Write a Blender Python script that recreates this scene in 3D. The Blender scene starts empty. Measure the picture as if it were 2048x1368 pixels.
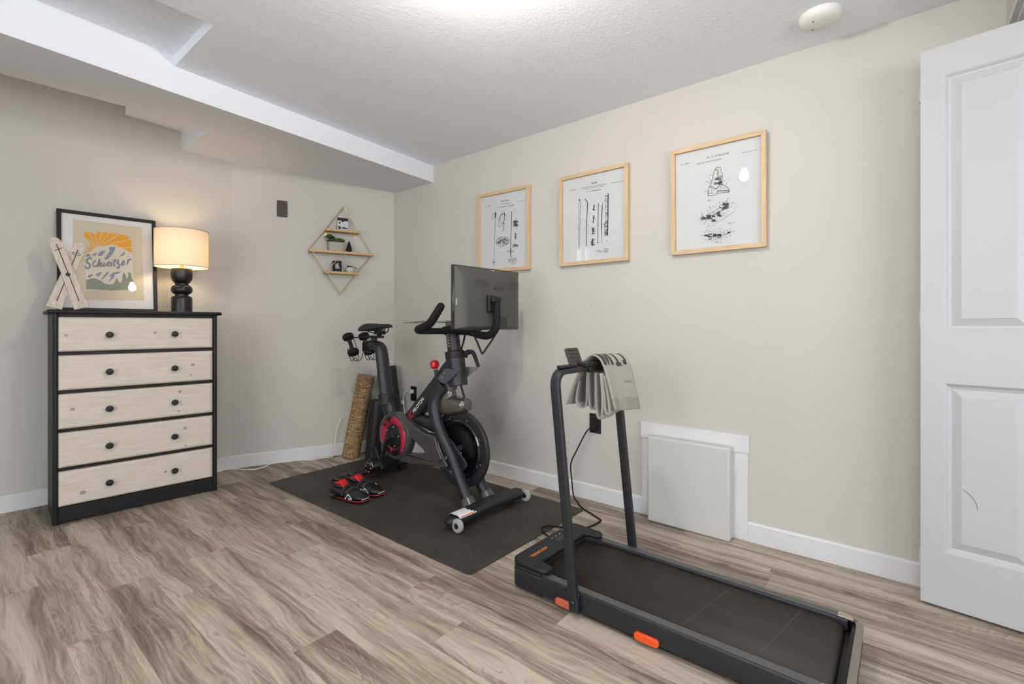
import bpy, bmesh, math, random
from math import sin, cos, pi, radians
from mathutils import Vector, Matrix, Euler
from mathutils.geometry import tessellate_polygon
random.seed(7)
S = bpy.context.scene
COL = S.collection
V = Vector
Z = V((0, 0, 1))

# ------------------------------------------------------------------ camera
F, CX, HY, CAM = 960.0, 1024.0, 651.0, V((0, 0, 1.03))
YAW = math.atan2(1169, 960)
FW, RT = V((sin(YAW), cos(YAW), 0)), V((cos(YAW), -sin(YAW), 0))
cd = bpy.data.cameras.new('camera'); co = bpy.data.objects.new('camera', cd); COL.objects.link(co)
co.location = CAM; co.rotation_euler = (pi/2, 0, -YAW)
cd.sensor_width = 36; cd.lens = F/2048*36; cd.shift_y = -(684-HY)/2048; cd.clip_start = .02
S.camera = co


def on_plane(px, py, p0, n):
    """the point of a real surface (plane p0, n) seen at a photo position"""
    d = FW+RT*((px-CX)/F)-Z*((py-HY)/F)
    return CAM+d*((V(p0)-CAM).dot(n)/d.dot(n))


# ------------------------------------------------------------------ materials
def lin(c):
    return tuple(((x/255)/12.92 if x/255 <= .04045 else ((x/255+.055)/1.055)**2.4) for x in c)+(1,)


MATS = {}


class NT:
    def __init__(s, name):
        s.m = bpy.data.materials.new(name); s.m.use_nodes = True
        s.t = s.m.node_tree; s.n = s.t.nodes; s.n.clear(); s.l = s.t.links.new
        s.out = s.n.new('ShaderNodeOutputMaterial')
        MATS[name] = s.m

    def node(s, typ, ins=None, **kw):
        n = s.n.new('ShaderNode'+typ)
        for k, v in kw.items(): setattr(n, k, v)
        for k, v in (ins or {}).items():
            if hasattr(v, 'is_linked') or isinstance(v, bpy.types.NodeSocket): s.l(v, n.inputs[k])
            else: n.inputs[k].default_value = v
        return n

    def math(s, op, a, b=0.0, c=None):
        d = {0: a, 1: b}
        if c is not None: d[2] = c
        return s.node('Math', d, operation=op).outputs[0]

    def mix(s, f, a, b):
        n = s.n.new('ShaderNodeMix'); n.data_type = 'RGBA'
        for k, v in ((0, f), (6, a), (7, b)):
            if isinstance(v, bpy.types.NodeSocket): s.l(v, n.inputs[k])
            else: n.inputs[k].default_value = v
        return n.outputs[2]

    def ramp(s, f, stops):
        n = s.n.new('ShaderNodeValToRGB'); s.l(f, n.inputs[0])
        e = n.color_ramp.elements
        while len(e) < len(stops): e.new(.5)
        for el, (p, c) in zip(e, stops): el.position = p; el.color = c
        return n.outputs[0]

    def noise(s, vec, scale, detail=2, rough=.5, dist=0):
        return s.node('TexNoise', {'Vector': vec, 'Scale': scale, 'Detail': detail, 'Roughness': rough, 'Distortion': dist}).outputs['Fac']

    def objco(s, sc=(1, 1, 1)):
        tc = s.n.new('ShaderNodeTexCoord')
        mp = s.node('Mapping', {'Vector': tc.outputs['Object'], 'Scale': sc})
        return mp.outputs[0]

    def bump(s, h, strength, dist):
        return s.node('Bump', {'Height': h, 'Strength': strength, 'Distance': dist}).outputs[0]

    def bsdf(s, **kw):
        p = s.n.new('ShaderNodeBsdfPrincipled')
        for k, v in kw.items():
            k = k.replace('_', ' ')
            if isinstance(v, bpy.types.NodeSocket): s.l(v, p.inputs[k])
            else: p.inputs[k].default_value = v
        s.l(p.outputs[0], s.out.inputs[0])
        return p


def plain(name, c, rough=.5, metal=0, spec=.5, coat=0, var=.08, vs=30, bump=0, bs=200, bd=.001, sc=(1, 1, 1), sheen=0):
    t = NT(name)
    co_ = t.objco(sc)
    f = t.noise(co_, vs, 3)
    c = lin(c)
    lo = tuple(x*(1-var) for x in c[:3])+(1,); hi = tuple(min(1, x*(1+var)) for x in c[:3])+(1,)
    kw = dict(Base_Color=t.mix(f, lo, hi), Roughness=rough, Metallic=metal, Coat_Weight=coat, Coat_Roughness=.08)
    kw['Specular_IOR_Level'] = spec
    if sheen: kw['Sheen_Weight'] = sheen
    if bump: kw['Normal'] = t.bump(t.noise(co_, bs, 2), bump, bd)
    t.bsdf(**kw)
    return t.m


def emit(name, c, k):
    t = NT(name)
    e = t.node('Emission', {'Color': lin(c), 'Strength': k})
    t.l(e.outputs[0], t.out.inputs[0])
    return t.m


WALL = plain('wall_paint', (199, 196, 190), .85, spec=.25, var=.012, vs=3, bump=.55, bs=95, bd=.0022)
CEIL = plain('ceiling_paint', (236, 239, 245), .9, spec=.2, var=.01, vs=3, bump=.6, bs=80, bd=.0025)
SOFF = plain('soffit_paint', (226, 229, 235), .9, spec=.2, var=.01, vs=3, bump=.35, bs=90, bd=.0015)
TRIM = plain('trim_white_paint', (219, 219, 220), .4, spec=.45, var=.01, vs=5)
DOORM = plain('door_white_paint', (190, 190, 192), .45, spec=.4, var=.01, vs=5, bump=.15, bs=160, bd=.0006)
PANELM = plain('panel_off_white', (204, 203, 200), .55, spec=.4, var=.01, vs=5)
BLK = plain('black_paint', (25, 24, 24), .5, spec=.35, var=.25, vs=40, bump=.08, bs=120, bd=.0008)
PWD = plain('black_powder_coat', (30, 33, 38), .42, spec=.5, var=.08, vs=60, bump=.12, bs=900, bd=.0004)
BPL = plain('black_plastic', (27, 27, 29), .5, spec=.4, var=.1, vs=60)
BGL = plain('black_gloss_plastic', (16, 17, 19), .12, spec=.6, coat=.5)
RUB = plain('black_rubber', (24, 24, 25), .75, spec=.25, var=.15, vs=80)
GUARD = plain('smoke_grey_plastic', (64, 63, 65), .28, spec=.6, coat=.25, var=.06)
STEEL = plain('bright_steel', (190, 190, 190), .25, metal=1)
CHROME = plain('smoked_chrome', (112, 108, 104), .24, metal=.75)
REDP = plain('red_plastic', (205, 22, 30), .35, spec=.5)
WHT = plain('white_plastic', (232, 231, 226), .45, spec=.4, var=.01)
CLRW = plain('clear_grey_urethane', (168, 168, 165), .3, spec=.6)
ORG = plain('orange_plastic', (236, 84, 26), .4)
DORG = plain('faded_orange_plastic', (196, 98, 72), .45)
ORP = plain('orange_print', (240, 140, 30), .5)
SCRB = plain('screen_back_plastic', (70, 69, 64), .45, spec=.45, var=.04, bump=.12, bs=700, bd=.0004)
SCRG = plain('screen_glass', (10, 12, 16), .05, spec=.6)
PRW = plain('white_print', (236, 236, 236), .5, var=.01)
PRD = plain('dark_print', (34, 33, 34), .6, var=.02)
PRG = plain('grey_print', (118, 117, 118), .7, var=.02)
PAP = plain('paper_white', (206, 207, 208), .6, spec=.3, var=.006)
MATB = plain('mat_board_white', (222, 220, 220), .7, spec=.2, var=.006)
ARTB = plain('art_beige', (205, 194, 172), .7, spec=.2, var=.02)
ARTC = plain('art_cream', (220, 211, 193), .7, spec=.2, var=.01)
ARTO = plain('art_orange', (226, 160, 52), .7, spec=.2, var=.06, vs=25)
ARTS = plain('art_slate', (138, 146, 162), .7, spec=.2, var=.05)
ARTG = plain('art_green', (134, 142, 122), .7, spec=.2, var=.1, vs=20)
GOLDW = plain('gold_wire', (205, 190, 155), .35, metal=.6)
BRASS = plain('brass', (210, 175, 95), .3, metal=1)
CONC = plain('concrete', (172, 165, 156), .8, spec=.2, var=.08, vs=60, bump=.2, bs=200)
POTW = plain('white_ceramic', (196, 191, 184), .5, var=.04)
LEAF = plain('succulent_green', (74, 96, 52), .5, var=.35, vs=60)
LEAFD = plain('dark_leaf_green', (45, 62, 34), .55, var=.4, vs=60)
TREEB = plain('bottlebrush_black', (22, 21, 22), .8, var=.2)
REDF = plain('red_lining', (206, 28, 38), .8, var=.1, vs=200)
BROWNP = plain('brown_plate', (58, 45, 42), .5, var=.04)
WOODLAMP = plain('black_lamp_wood', (24, 22, 22), .38, spec=.5, var=.25, vs=50, sc=(1, 1, .2))
GREYSH = plain('bottle_bracket_grey', (88, 92, 98), .42, spec=.5)
PALEB = plain('bottle_bracket_pale', (150, 147, 138), .42, spec=.5)
TRAY = plain('smoked_tray', (118, 112, 104), .25, spec=.6)
TOWEL = plain('grey_towel', (160, 156, 149), .95, spec=.1, var=.1, vs=300, bump=.6, bs=420, bd=.0015, sheen=.3)
TOWELB = plain('towel_weave_border', (152, 147, 138), .95, spec=.1, var=.35, vs=260, bump=.6, bs=260, bd=.0015)
TOWELP = plain('towel_charcoal_print', (72, 70, 66), .95, spec=.1, var=.15, vs=300)
FRAMEW = None


def wood(name, light, dark, axis_scale, rough=.5, scale=6, knots=False, coat=0):
    t = NT(name)
    co_ = t.objco(axis_scale)
    n = t.noise(co_, scale, 4, .55, .4)
    c = t.ramp(n, [(.3, lin(dark)), (.62, lin(light))])
    fine = t.noise(co_, scale*9, 2)
    c = t.mix(t.math('MULTIPLY', fine, .18), c, lin(dark))
    t.bsdf(Base_Color=c, Roughness=rough, Specular_IOR_Level=.35, Coat_Weight=coat)
    return t.m


OAKV = wood('oak_frame_vertical', (214, 188, 152), (194, 165, 128), (30, 30, 2))
OAKH = wood('oak_frame_horizontal', (214, 188, 152), (194, 165, 128), (30, 2, 30))
SHELFW = wood('shelf_pine', (214, 184, 138), (178, 142, 96), (2, 30, 30))
SKIW = wood('whitewashed_ski_wood', (214, 202, 186), (188, 174, 158), (20, 20, 1.5))


def pine():
    t = NT('whitewashed_pine')
    co_ = t.objco((1.6, 1, 16))
    n = t.noise(co_, 5, 4, .5, .6)
    c = t.ramp(n, [(.3, lin((203, 193, 178))), (.65, lin((215, 206, 193)))])
    rings = t.node('TexWave', {'Vector': t.objco((.5, 1, 5)), 'Scale': 9, 'Distortion': 9, 'Detail': 2, 'Detail Scale': .6}, wave_type='BANDS', bands_direction='Z')
    lines = t.ramp(rings.outputs['Fac'], [(0, (1, 1, 1, 1)), (.06, (0, 0, 0, 1))])
    msk = t.ramp(t.noise(t.objco((1.2, 1, 3)), 3, 1), [(.52, (0, 0, 0, 1)), (.68, (1, 1, 1, 1))])
    c = t.mix(t.math('MULTIPLY', t.math('MULTIPLY', lines, msk), .35), c, lin((168, 148, 126)))
    t.bsdf(Base_Color=c, Roughness=.55, Specular_IOR_Level=.3)
    return t.m


PINE = pine()
KNOT = plain('pine_knot', (160, 148, 132), .6, var=.3, vs=150)


def floor_mat():
    t = NT('vinyl_oak_planks')
    uv = t.node('UVMap', uv_map='plank').outputs[0]
    at = t.node('Attribute', attribute_name='rnd', attribute_type='GEOMETRY').outputs['Fac']
    sep = t.node('SeparateXYZ', {0: uv})
    u, v = sep.outputs[0], sep.outputs[1]
    off = t.math('MULTIPLY', at, 73.0)

    def vec(su, sv, k=1.0):
        return t.node('CombineXYZ', {0: t.math('MULTIPLY', u, su), 1: t.math('MULTIPLY', v, sv), 2: t.math('MULTIPLY', off, k)}).outputs[0]
    warp = t.noise(vec(9, 2.6, 1.7), 1, 2)
    uw = t.math('ADD', u, t.math('MULTIPLY', t.math('SUBTRACT', warp, .5), .07))
    bvec = t.node('CombineXYZ', {0: t.math('MULTIPLY', uw, 16), 1: t.math('MULTIPLY', v, .8), 2: off}).outputs[0]
    broad = t.noise(bvec, 1, 2, .5)
    fine = t.noise(t.node('CombineXYZ', {0: t.math('MULTIPLY', uw, 95), 1: t.math('MULTIPLY', v, 4.5), 2: off}).outputs[0], 1, 4, .65)
    pore = t.noise(vec(420, 14), 1, 2, .6)
    # cathedral figure
    fld = t.noise(t.node('CombineXYZ', {0: t.math('MULTIPLY', u, 11), 1: t.math('MULTIPLY', v, 1.7), 2: t.math('MULTIPLY', off, 1.3)}).outputs[0], 1, 2, .35)
    fr = t.math('PINGPONG', t.math('MULTIPLY', fld, 34), 1.0)
    line = t.ramp(fr, [(0, (1, 1, 1, 1)), (.22, (0, 0, 0, 1))])
    cmask = t.ramp(t.noise(vec(8, 1.6, 2.1), 1, 1), [(.5, (0, 0, 0, 1)), (.62, (1, 1, 1, 1))])
    val = t.math('ADD', t.math('MULTIPLY', broad, .72), t.math('MULTIPLY', fine, .56))
    val = t.math('ADD', val, t.math('MULTIPLY', t.math('SUBTRACT', at, .5), .13))
    c = t.ramp(val, [(.44, lin((102, 89, 77))), (.56, lin((137, 122, 107))), (.66, lin((168, 153, 137))), (.8, lin((198, 184, 168)))])
    lm = t.math('MULTIPLY', t.math('MULTIPLY', line, cmask), .55)
    c = t.mix(lm, c, lin((194, 183, 169)))
    dl = t.ramp(t.math('PINGPONG', t.math('ADD', t.math('MULTIPLY', fld, 34), .45), 1.0), [(0, (1, 1, 1, 1)), (.18, (0, 0, 0, 1))])
    c = t.mix(t.math('MULTIPLY', t.math('MULTIPLY', dl, cmask), .4), c, lin((112, 96, 82)))
    c = t.mix(t.math('MULTIPLY', t.ramp(pore, [(.5, (0, 0, 0, 1)), (.75, (1, 1, 1, 1))]), .28), c, lin((120, 104, 90)))
    # knots
    vo = t.node('TexVoronoi', {'Vector': vec(7, 3.0, 1.0), 'Scale': 1})
    kn = t.ramp(t.math('ADD', vo.outputs['Distance'], t.math('MULTIPLY', fine, .12)), [(.1, (1, 1, 1, 1)), (.17, (0, 0, 0, 1))])
    c = t.mix(t.math('MULTIPLY', kn, .7), c, lin((86, 70, 58)))
    # bevelled joints
    a = t.node('Attribute', attribute_name='edge', attribute_type='GEOMETRY').outputs['Fac']
    c = t.mix(t.math('MULTIPLY', a, .55), c, lin((84, 70, 60)))
    t.bsdf(Base_Color=c, Roughness=t.math('ADD', .42, t.math('MULTIPLY', pore, .15)), Specular_IOR_Level=.35,
           Normal=t.bump(t.math('ADD', fine, pore), .12, .0006))
    return t.m


FLOORM = floor_mat()


def rubber_mat():
    t = NT('speckled_rubber_mat')
    co_ = t.objco()
    n = t.noise(co_, 3.5, 4, .6)
    n2 = t.noise(co_, 260, 2)
    c = t.ramp(n, [(.3, lin((52, 48, 44))), (.7, lin((70, 65, 60)))])
    c = t.mix(t.math('MULTIPLY', t.ramp(n2, [(.62, (0, 0, 0, 1)), (.74, (1, 1, 1, 1))]), .25), c, lin((96, 92, 88)))
    t.bsdf(Base_Color=c, Roughness=.62, Specular_IOR_Level=.35, Normal=t.bump(n2, .25, .0008))
    return t.m


MATM = rubber_mat()


def weave():
    t = NT('jute_weave')
    a = t.noise(t.objco((14, 14, 320)), 1, 2, .6)
    b = t.noise(t.objco((180, 180, 30)), 1, 2, .6)
    c = t.ramp(t.math('ADD', t.math('MULTIPLY', a, .6), t.math('MULTIPLY', b, .4)),
               [(.38, lin((84, 62, 42))), (.5, lin((150, 120, 86))), (.62, lin((196, 168, 130)))])
    t.bsdf(Base_Color=c, Roughness=.85, Specular_IOR_Level=.2, Normal=t.bump(a, .6, .002))
    return t.m


JUTE = weave()


def belt_mat():
    t = NT('treadmill_belt')
    co_ = t.objco()
    n = t.noise(co_, 700, 2)
    c = t.mix(n, lin((38, 34, 32)), lin((62, 56, 52)))
    t.bsdf(Base_Color=c, Roughness=.55, Specular_IOR_Level=.4, Normal=t.bump(n, .25, .0006))
    return t.m


BELT = belt_mat()
BRUSHED = plain('brushed_rail', (92, 95, 95), .42, metal=.3, var=.12, vs=80, sc=(14, .4, 14))


def redring():
    t = NT('mottled_red_gloss')
    n = t.noise(t.objco((1, 1, 1)), 14, 1, .4, .6)
    c = t.ramp(n, [(.36, lin((40, 22, 28))), (.46, lin((160, 30, 58))), (.7, lin((200, 48, 78)))])
    t.bsdf(Base_Color=c, Roughness=.25, Coat_Weight=.4, Specular_IOR_Level=.5)
    return t.m


REDRING = redring()


def glass(name, ior=1.45, tint=(1, 1, 1, 1), rough=0.0):
    t = NT(name)
    tr = t.node('BsdfTransparent', {'Color': tint}); gl = t.node('BsdfGlossy', {'Color': (1, 1, 1, 1), 'Roughness': rough})
    g = t.n.new('ShaderNodeNewGeometry')
    dt = t.node('VectorMath', {0: g.outputs['Normal'], 1: g.outputs['Incoming']}, operation='DOT_PRODUCT').outputs['Value']
    f0 = ((ior-1)/(ior+1))**2
    fr = t.math('ADD', t.math('MULTIPLY', t.math('POWER', t.math('SUBTRACT', 1.0, t.math('ABSOLUTE', dt)), 5.0), 1-f0), f0)
    mx = t.node('MixShader', {0: fr, 1: tr.outputs[0], 2: gl.outputs[0]})
    t.l(mx.outputs[0], t.out.inputs[0])
    return t.m


GLASS = glass('picture_glass')
GLASSL = glass('lamp_glass', 1.6)
GLASSW = glass('window_glass')


def shade_mat():
    t = NT('linen_lamp_shade')
    co_ = t.objco((1, 1, 1))
    n = t.noise(t.objco((200, 200, 260)), 1, 2)
    d = t.node('BsdfDiffuse', {'Color': t.mix(n, lin((236, 228, 216)), lin((244, 238, 228)))})
    tl = t.node('BsdfTranslucent', {'Color': lin((242, 232, 214))})
    mx = t.node('MixShader', {0: .38, 1: d.outputs[0], 2: tl.outputs[0]})
    t.l(mx.outputs[0], t.out.inputs[0])
    return t.m


SHADE = shade_mat()

# ------------------------------------------------------------------ mesh builder


def basis(d):
    d = d.normalized()
    a = V((0, 0, 1)) if abs(d.z) < .9 else V((1, 0, 0))
    u = d.cross(a).normalized(); w = d.cross(u).normalized()
    return u, w


def spline(pts, k=6, closed=False):
    """Catmull-Rom through points of any dimension"""
    P = [V(p) if not isinstance(p, Vector) else p for p in pts]; n = len(P); out = []
    rng = range(n if closed else n-1)
    for i in rng:
        if closed: a, b, c, d = P[(i-1) % n], P[i], P[(i+1) % n], P[(i+2) % n]
        else: a, b, c, d = P[max(i-1, 0)], P[i], P[i+1], P[min(i+2, n-1)]
        for j in range(k):
            t = j/k
            out.append(.5*((2*b)+(c-a)*t+(2*a-5*b+4*c-d)*t*t+(3*b-a-3*c+d)*t**3))
    if not closed: out.append(P[-1].copy())
    return out


class MB:
    def __init__(s): s.bm = bmesh.new(); s.M = None

    def v(s, p):
        return s.bm.verts.new(p)

    def face(s, vs):
        try: return s.bm.faces.new(vs)
        except ValueError: return None

    def hexa(s, P):
        vs = [s.v(p) for p in P]
        for f in ((0, 3, 2, 1), (4, 5, 6, 7), (0, 1, 5, 4), (1, 2, 6, 5), (2, 3, 7, 6), (3, 0, 4, 7)): s.face([vs[i] for i in f])
        return s

    def box(s, x0, x1, y0, y1, z0, z1, fn=None):
        P = [(x0, y0, z0), (x1, y0, z0), (x1, y1, z0), (x0, y1, z0), (x0, y0, z1), (x1, y0, z1), (x1, y1, z1), (x0, y1, z1)]
        return s.hexa([fn(*p) if fn else p for p in P])

    def obox(s, c, u, v, w, a, b, d):
        """box about c, half sizes a b d along unit u v w"""
        c, u, v, w = V(c), V(u), V(v), V(w)
        return s.hexa([c+u*a*i+v*b*j+w*d*k for i, j, k in ((-1, -1, -1), (1, -1, -1), (1, 1, -1), (-1, 1, -1), (-1, -1, 1), (1, -1, 1), (1, 1, 1), (-1, 1, 1))])

    def loft(s, rings, caps=True, closed=True, wrap=False):
        R = [[s.v(p) for p in r] for r in rings]
        n = len(R[0])
        m = len(R)
        for i in range(m if wrap else m-1):
            A, B_ = R[i], R[(i+1) % m]
            for j in range(n if closed else n-1):
                s.face([A[j], A[(j+1) % n], B_[(j+1) % n], B_[j]])
        if caps and closed and not wrap:
            s.face(list(reversed(R[0]))); s.face(R[-1])
        return s

    def tube(s, pts, r, n=10, smooth=0, closed=False, sx=1.0, up=None, caps=True):
        P = [V(p) for p in pts]
        if smooth: P = spline(P, smooth, closed)
        m = len(P)
        rr = r if isinstance(r, (list, tuple)) else None
        if rr:
            rads = []
            for i in range(m):
                q = i/(m-1)*(len(rr)-1); k = min(int(q), len(rr)-2); rads.append(rr[k]*(1-(q-k))+rr[k+1]*(q-k))
        else: rads = [r]*m
        rings = []; u = None
        for i in range(m):
            if closed: d = P[(i+1) % m]-P[i-1]
            else: d = P[min(i+1, m-1)]-P[max(i-1, 0)]
            d.normalize()
            if up is not None: u = d.cross(V(up)); u.normalize()
            elif u is None: u, _ = basis(d)
            else: u = (u-d*u.dot(d)).normalized()
            w = d.cross(u)
            rings.append([P[i]+(u*cos(2*pi*j/n)*sx+w*sin(2*pi*j/n))*rads[i] for j in range(n)])
        return s.loft(rings, caps=caps and not closed, wrap=closed)

    def sweep(s, pts, sec, up, smooth=0, caps=True):
        """sweep a 2D section [(a,b)] along pts; a along d x up, b along up-ish"""
        P = [V(p) for p in pts]
        if smooth: P = spline(P, smooth)
        m = len(P); rings = []
        for i in range(m):
            d = (P[min(i+1, m-1)]-P[max(i-1, 0)]).normalized()
            u = d.cross(V(up)).normalized(); w = u.cross(d)
            rings.append([P[i]+u*a+w*b for a, b in sec])
        return s.loft(rings, caps=caps)

    def cyl(s, a, b, r0, r1=None, n=20, caps=True):
        a, b = V(a), V(b); r1 = r0 if r1 is None else r1
        u, w = basis(b-a)
        return s.loft([[p+(u*cos(2*pi*j/n)+w*sin(2*pi*j/n))*r for j in range(n)] for p, r in ((a, r0), (b, r1))], caps=caps)

    def lathe(s, prof, o, ax=(0, 0, 1), n=32, caps=False, arc=2*pi):
        """prof [(r, h)] about axis ax from o"""
        o, ax = V(o), V(ax).normalized(); u, w = basis(ax)
        full = abs(arc-2*pi) < 1e-6
        k = n if full else n+1
        R = [[s.v(o+ax*h+(u*cos(arc*j/n)+w*sin(arc*j/n))*max(r, 1e-5)) for j in range(k)] for r, h in prof]
        for i in range(len(R)-1):
            for j in range(n if full else n):
                s.face([R[i][j], R[i][(j+1) % k], R[i+1][(j+1) % k], R[i+1][j]])
        if caps: s.face(list(reversed(R[0]))); s.face(R[-1])
        return s

    def ball(s, c, r, n=12, m=8, fn=None):
        c = V(c); r = (r, r, r) if not isinstance(r, (tuple, list)) else r
        rings = []
        for i in range(1, m):
            a = pi*i/m
            rings.append([c+V((r[0]*sin(a)*cos(2*pi*j/n), r[1]*sin(a)*sin(2*pi*j/n), r[2]*cos(a))) for j in range(n)])
        if fn: rings = [[fn(p) for p in q] for q in rings]
        top, bot = c+V((0, 0, r[2])), c-V((0, 0, r[2]))
        if fn: top, bot = fn(top), fn(bot)
        R = [[s.v(p) for p in q] for q in rings]; t = s.v(top); b = s.v(bot)
        for i in range(len(R)-1):
            for j in range(n): s.face([R[i][j], R[i+1][j], R[i+1][(j+1) % n], R[i][(j+1) % n]])
        for j in range(n):
            s.face([t, R[0][j], R[0][(j+1) % n]]); s.face([b, R[-1][(j+1) % n], R[-1][j]])
        return s

    def prism(s, poly, fn, t0, t1, hole=None):
        """polygon [(a,b)] -> fn(a,b,t) extruded t0..t1, optional hole"""
        loops = [poly]+((hole if isinstance(hole[0], list) else [hole]) if hole else [])
        flat = [p for l in loops for p in l]
        tri = tessellate_polygon([[V((a, b, 0)) for a, b in l] for l in loops])
        A = [s.v(fn(a, b, t0)) for a, b in flat]; B_ = [s.v(fn(a, b, t1)) for a, b in flat]
        if hole:
            for t in tri: s.face([A[i] for i in t]); s.face([B_[i] for i in reversed(t)])
        else:
            s.face(A); s.face(list(reversed(B_)))
        k = 0
        for l in loops:
            n = len(l)
            for i in range(n): s.face([A[k+i], A[k+(i+1) % n], B_[k+(i+1) % n], B_[k+i]])
            k += n
        return s

    def flat(s, poly, fn):
        tri = tessellate_polygon([[V((a, b, 0)) for a, b in poly]])
        A = [s.v(fn(a, b)) for a, b in poly]
        for t in tri: s.face([A[i] for i in t])
        return s

    def build(s, name, mat, parent=None, bevel=0, seg=2, smooth=35, sub=0, solid=0, local=False, recalc=True):
        if recalc: bmesh.ops.recalc_face_normals(s.bm, faces=s.bm.faces)
        me = bpy.data.meshes.new(name)
        if parent is not None and not local:
            s.bm.transform(ROOTM[parent.name].inverted())
        s.bm.to_mesh(me); s.bm.free()
        me.materials.append(mat)
        for p in me.polygons: p.use_smooth = True
        if smooth < 180: me.set_sharp_from_angle(angle=radians(smooth))
        o = bpy.data.objects.new(name, me); COL.objects.link(o)
        if parent is not None:
            o.parent = parent; ROOTM[o.name] = ROOTM[parent.name]
        else: ROOTM[o.name] = Matrix()
        if solid:
            m = o.modifiers.new('s', 'SOLIDIFY'); m.thickness = solid; m.offset = 0
        if bevel:
            m = o.modifiers.new('b', 'BEVEL'); m.width = bevel; m.segments = seg; m.limit_method = 'ANGLE'; m.angle_limit = radians(40)
            m.harden_normals = False
        if sub:
            m = o.modifiers.new('u', 'SUBSURF'); m.levels = m.render_levels = sub
        return o


ROOTM = {}


def tag(o, label=None, cat=None, group=None, kind=None):
    if label: o['label'] = label
    if cat: o['category'] = cat
    if group: o['group'] = group
    if kind: o['kind'] = kind
    return o


def thing(name, label, cat, loc, rz=0, group=None):
    o = bpy.data.objects.new(name, None); COL.objects.link(o)
    o.location = loc; o.rotation_euler = (0, 0, rz); o.empty_display_size = .05
    ROOTM[o.name] = Matrix.Translation(V(loc)) @ Matrix.Rotation(rz, 4, 'Z')
    return tag(o, label, cat, group)


def copy_thing(root, loc, rz, label, name=None):
    r = root.copy(); COL.objects.link(r); r.location = loc; r.rotation_euler = (0, 0, rz); r['label'] = label
    for ch in [c for c in bpy.data.objects if c.parent == root]:
        c = ch.copy(); COL.objects.link(c); c.parent = r
        for g in [q for q in bpy.data.objects if q.parent == ch]:
            d = g.copy(); COL.objects.link(d); d.parent = c
    return r


def text_tris(s, size, bold=0.0, spacing=1.0):
    cu = bpy.data.curves.new('t', 'FONT'); cu.body = s; cu.size = size; cu.offset = bold; cu.space_character = spacing
    cu.resolution_u = 3
    o = bpy.data.objects.new('t', cu)
    me = bpy.data.meshes.new_from_object(o)
    vs = [tuple(v.co[:2]) for v in me.vertices]; fs = [tuple(p.vertices) for p in me.polygons]
    bpy.data.objects.remove(o); bpy.data.curves.remove(cu); bpy.data.meshes.remove(me)
    return vs, fs


class Draw:
    """flat marks on a surface: fn(a, b) -> point"""

    def __init__(s, fn, mb=None): s.fn = fn; s.mb = mb or MB()

    def line(s, pts, w, smooth=0, closed=False):
        P = [V((p[0], p[1], 0)) for p in pts]
        if smooth: P = spline(P, smooth, closed)
        if closed: P = P+[P[0]]
        n = len(P); L = []; ww = w if callable(w) else (lambda q: w)
        for i in range(n):
            d = P[min(i+1, n-1)]-P[max(i-1, 0)]
            if closed and i in (0, n-1): d = P[1]-P[n-2]
            if d.length < 1e-9: d = V((1, 0, 0))
            d.normalize(); q = V((-d.y, d.x, 0))*ww(i/(max(n-1, 1)))*.5
            L.append((s.mb.v(s.fn(*(P[i]+q)[:2])), s.mb.v(s.fn(*(P[i]-q)[:2]))))
        for i in range(n-1): s.mb.face([L[i][0], L[i][1], L[i+1][1], L[i+1][0]])
        return s

    def poly(s, pts, smooth=0):
        P = [V((p[0], p[1], 0)) for p in pts]
        if smooth: P = spline(P, smooth, True)
        s.mb.flat([(p.x, p.y) for p in P], s.fn); return s

    def text(s, t, a, b, h, dx=(1, 0), dy=(0, 1), bold=0, spacing=1.0, center=True, width=None):
        vs, fs = text_tris(t, 1.0, bold, spacing)
        if not vs: return s
        x0, x1 = min(v[0] for v in vs), max(v[0] for v in vs)
        k = h/.7
        kx = width/(x1-x0) if width else k
        sh = (x0+x1)/2 if center else x0
        P = [s.mb.v(s.fn(a+(vx-sh)*kx*dx[0]+vy*k*dy[0], b+(vx-sh)*kx*dx[1]+vy*k*dy[1])) for vx, vy in vs]
        for f in fs: s.mb.face([P[i] for i in f])
        return s

    def build(s, name, mat, parent, **kw): return s.mb.build(name, mat, parent, recalc=False, **kw)


def rrect(w, h, r, k=5):
    out = []
    for cx, cy, a0 in ((w/2-r, h/2-r, 0), (-w/2+r, h/2-r, pi/2), (-w/2+r, -h/2+r, pi), (w/2-r, -h/2+r, 3*pi/2)):
        for i in range(k+1):
            a = a0+pi/2*i/k; out.append((cx+r*cos(a), cy+r*sin(a)))
    return out



# ------------------------------------------------------------------ the room
XB = 2.495                                    # right wall
KX, KY = 1.39, 3.757                          # where the back wall turns
ZC = 2.268
DA = V((1, -.075, 0)).normalized(); NA = V((-.075, -1, 0)).normalized()        # back wall, normal into the room
P_K, P_C = V((KX, KY, 0)), V((XB, 3.335, 0))
DB = (P_C-P_K).normalized(); NB = V((DB.y, -DB.x, 0))                           # short angled wall
LENB = (P_C-P_K).length


def onA(s, z, off=0): return P_K+DA*s+NA*off+Z*z          # s from the turn, negative to the left


def onB(s, z, off=0): return P_K+DB*s+NB*off+Z*z


def struct(o): o['kind'] = 'structure'; return o


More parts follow.
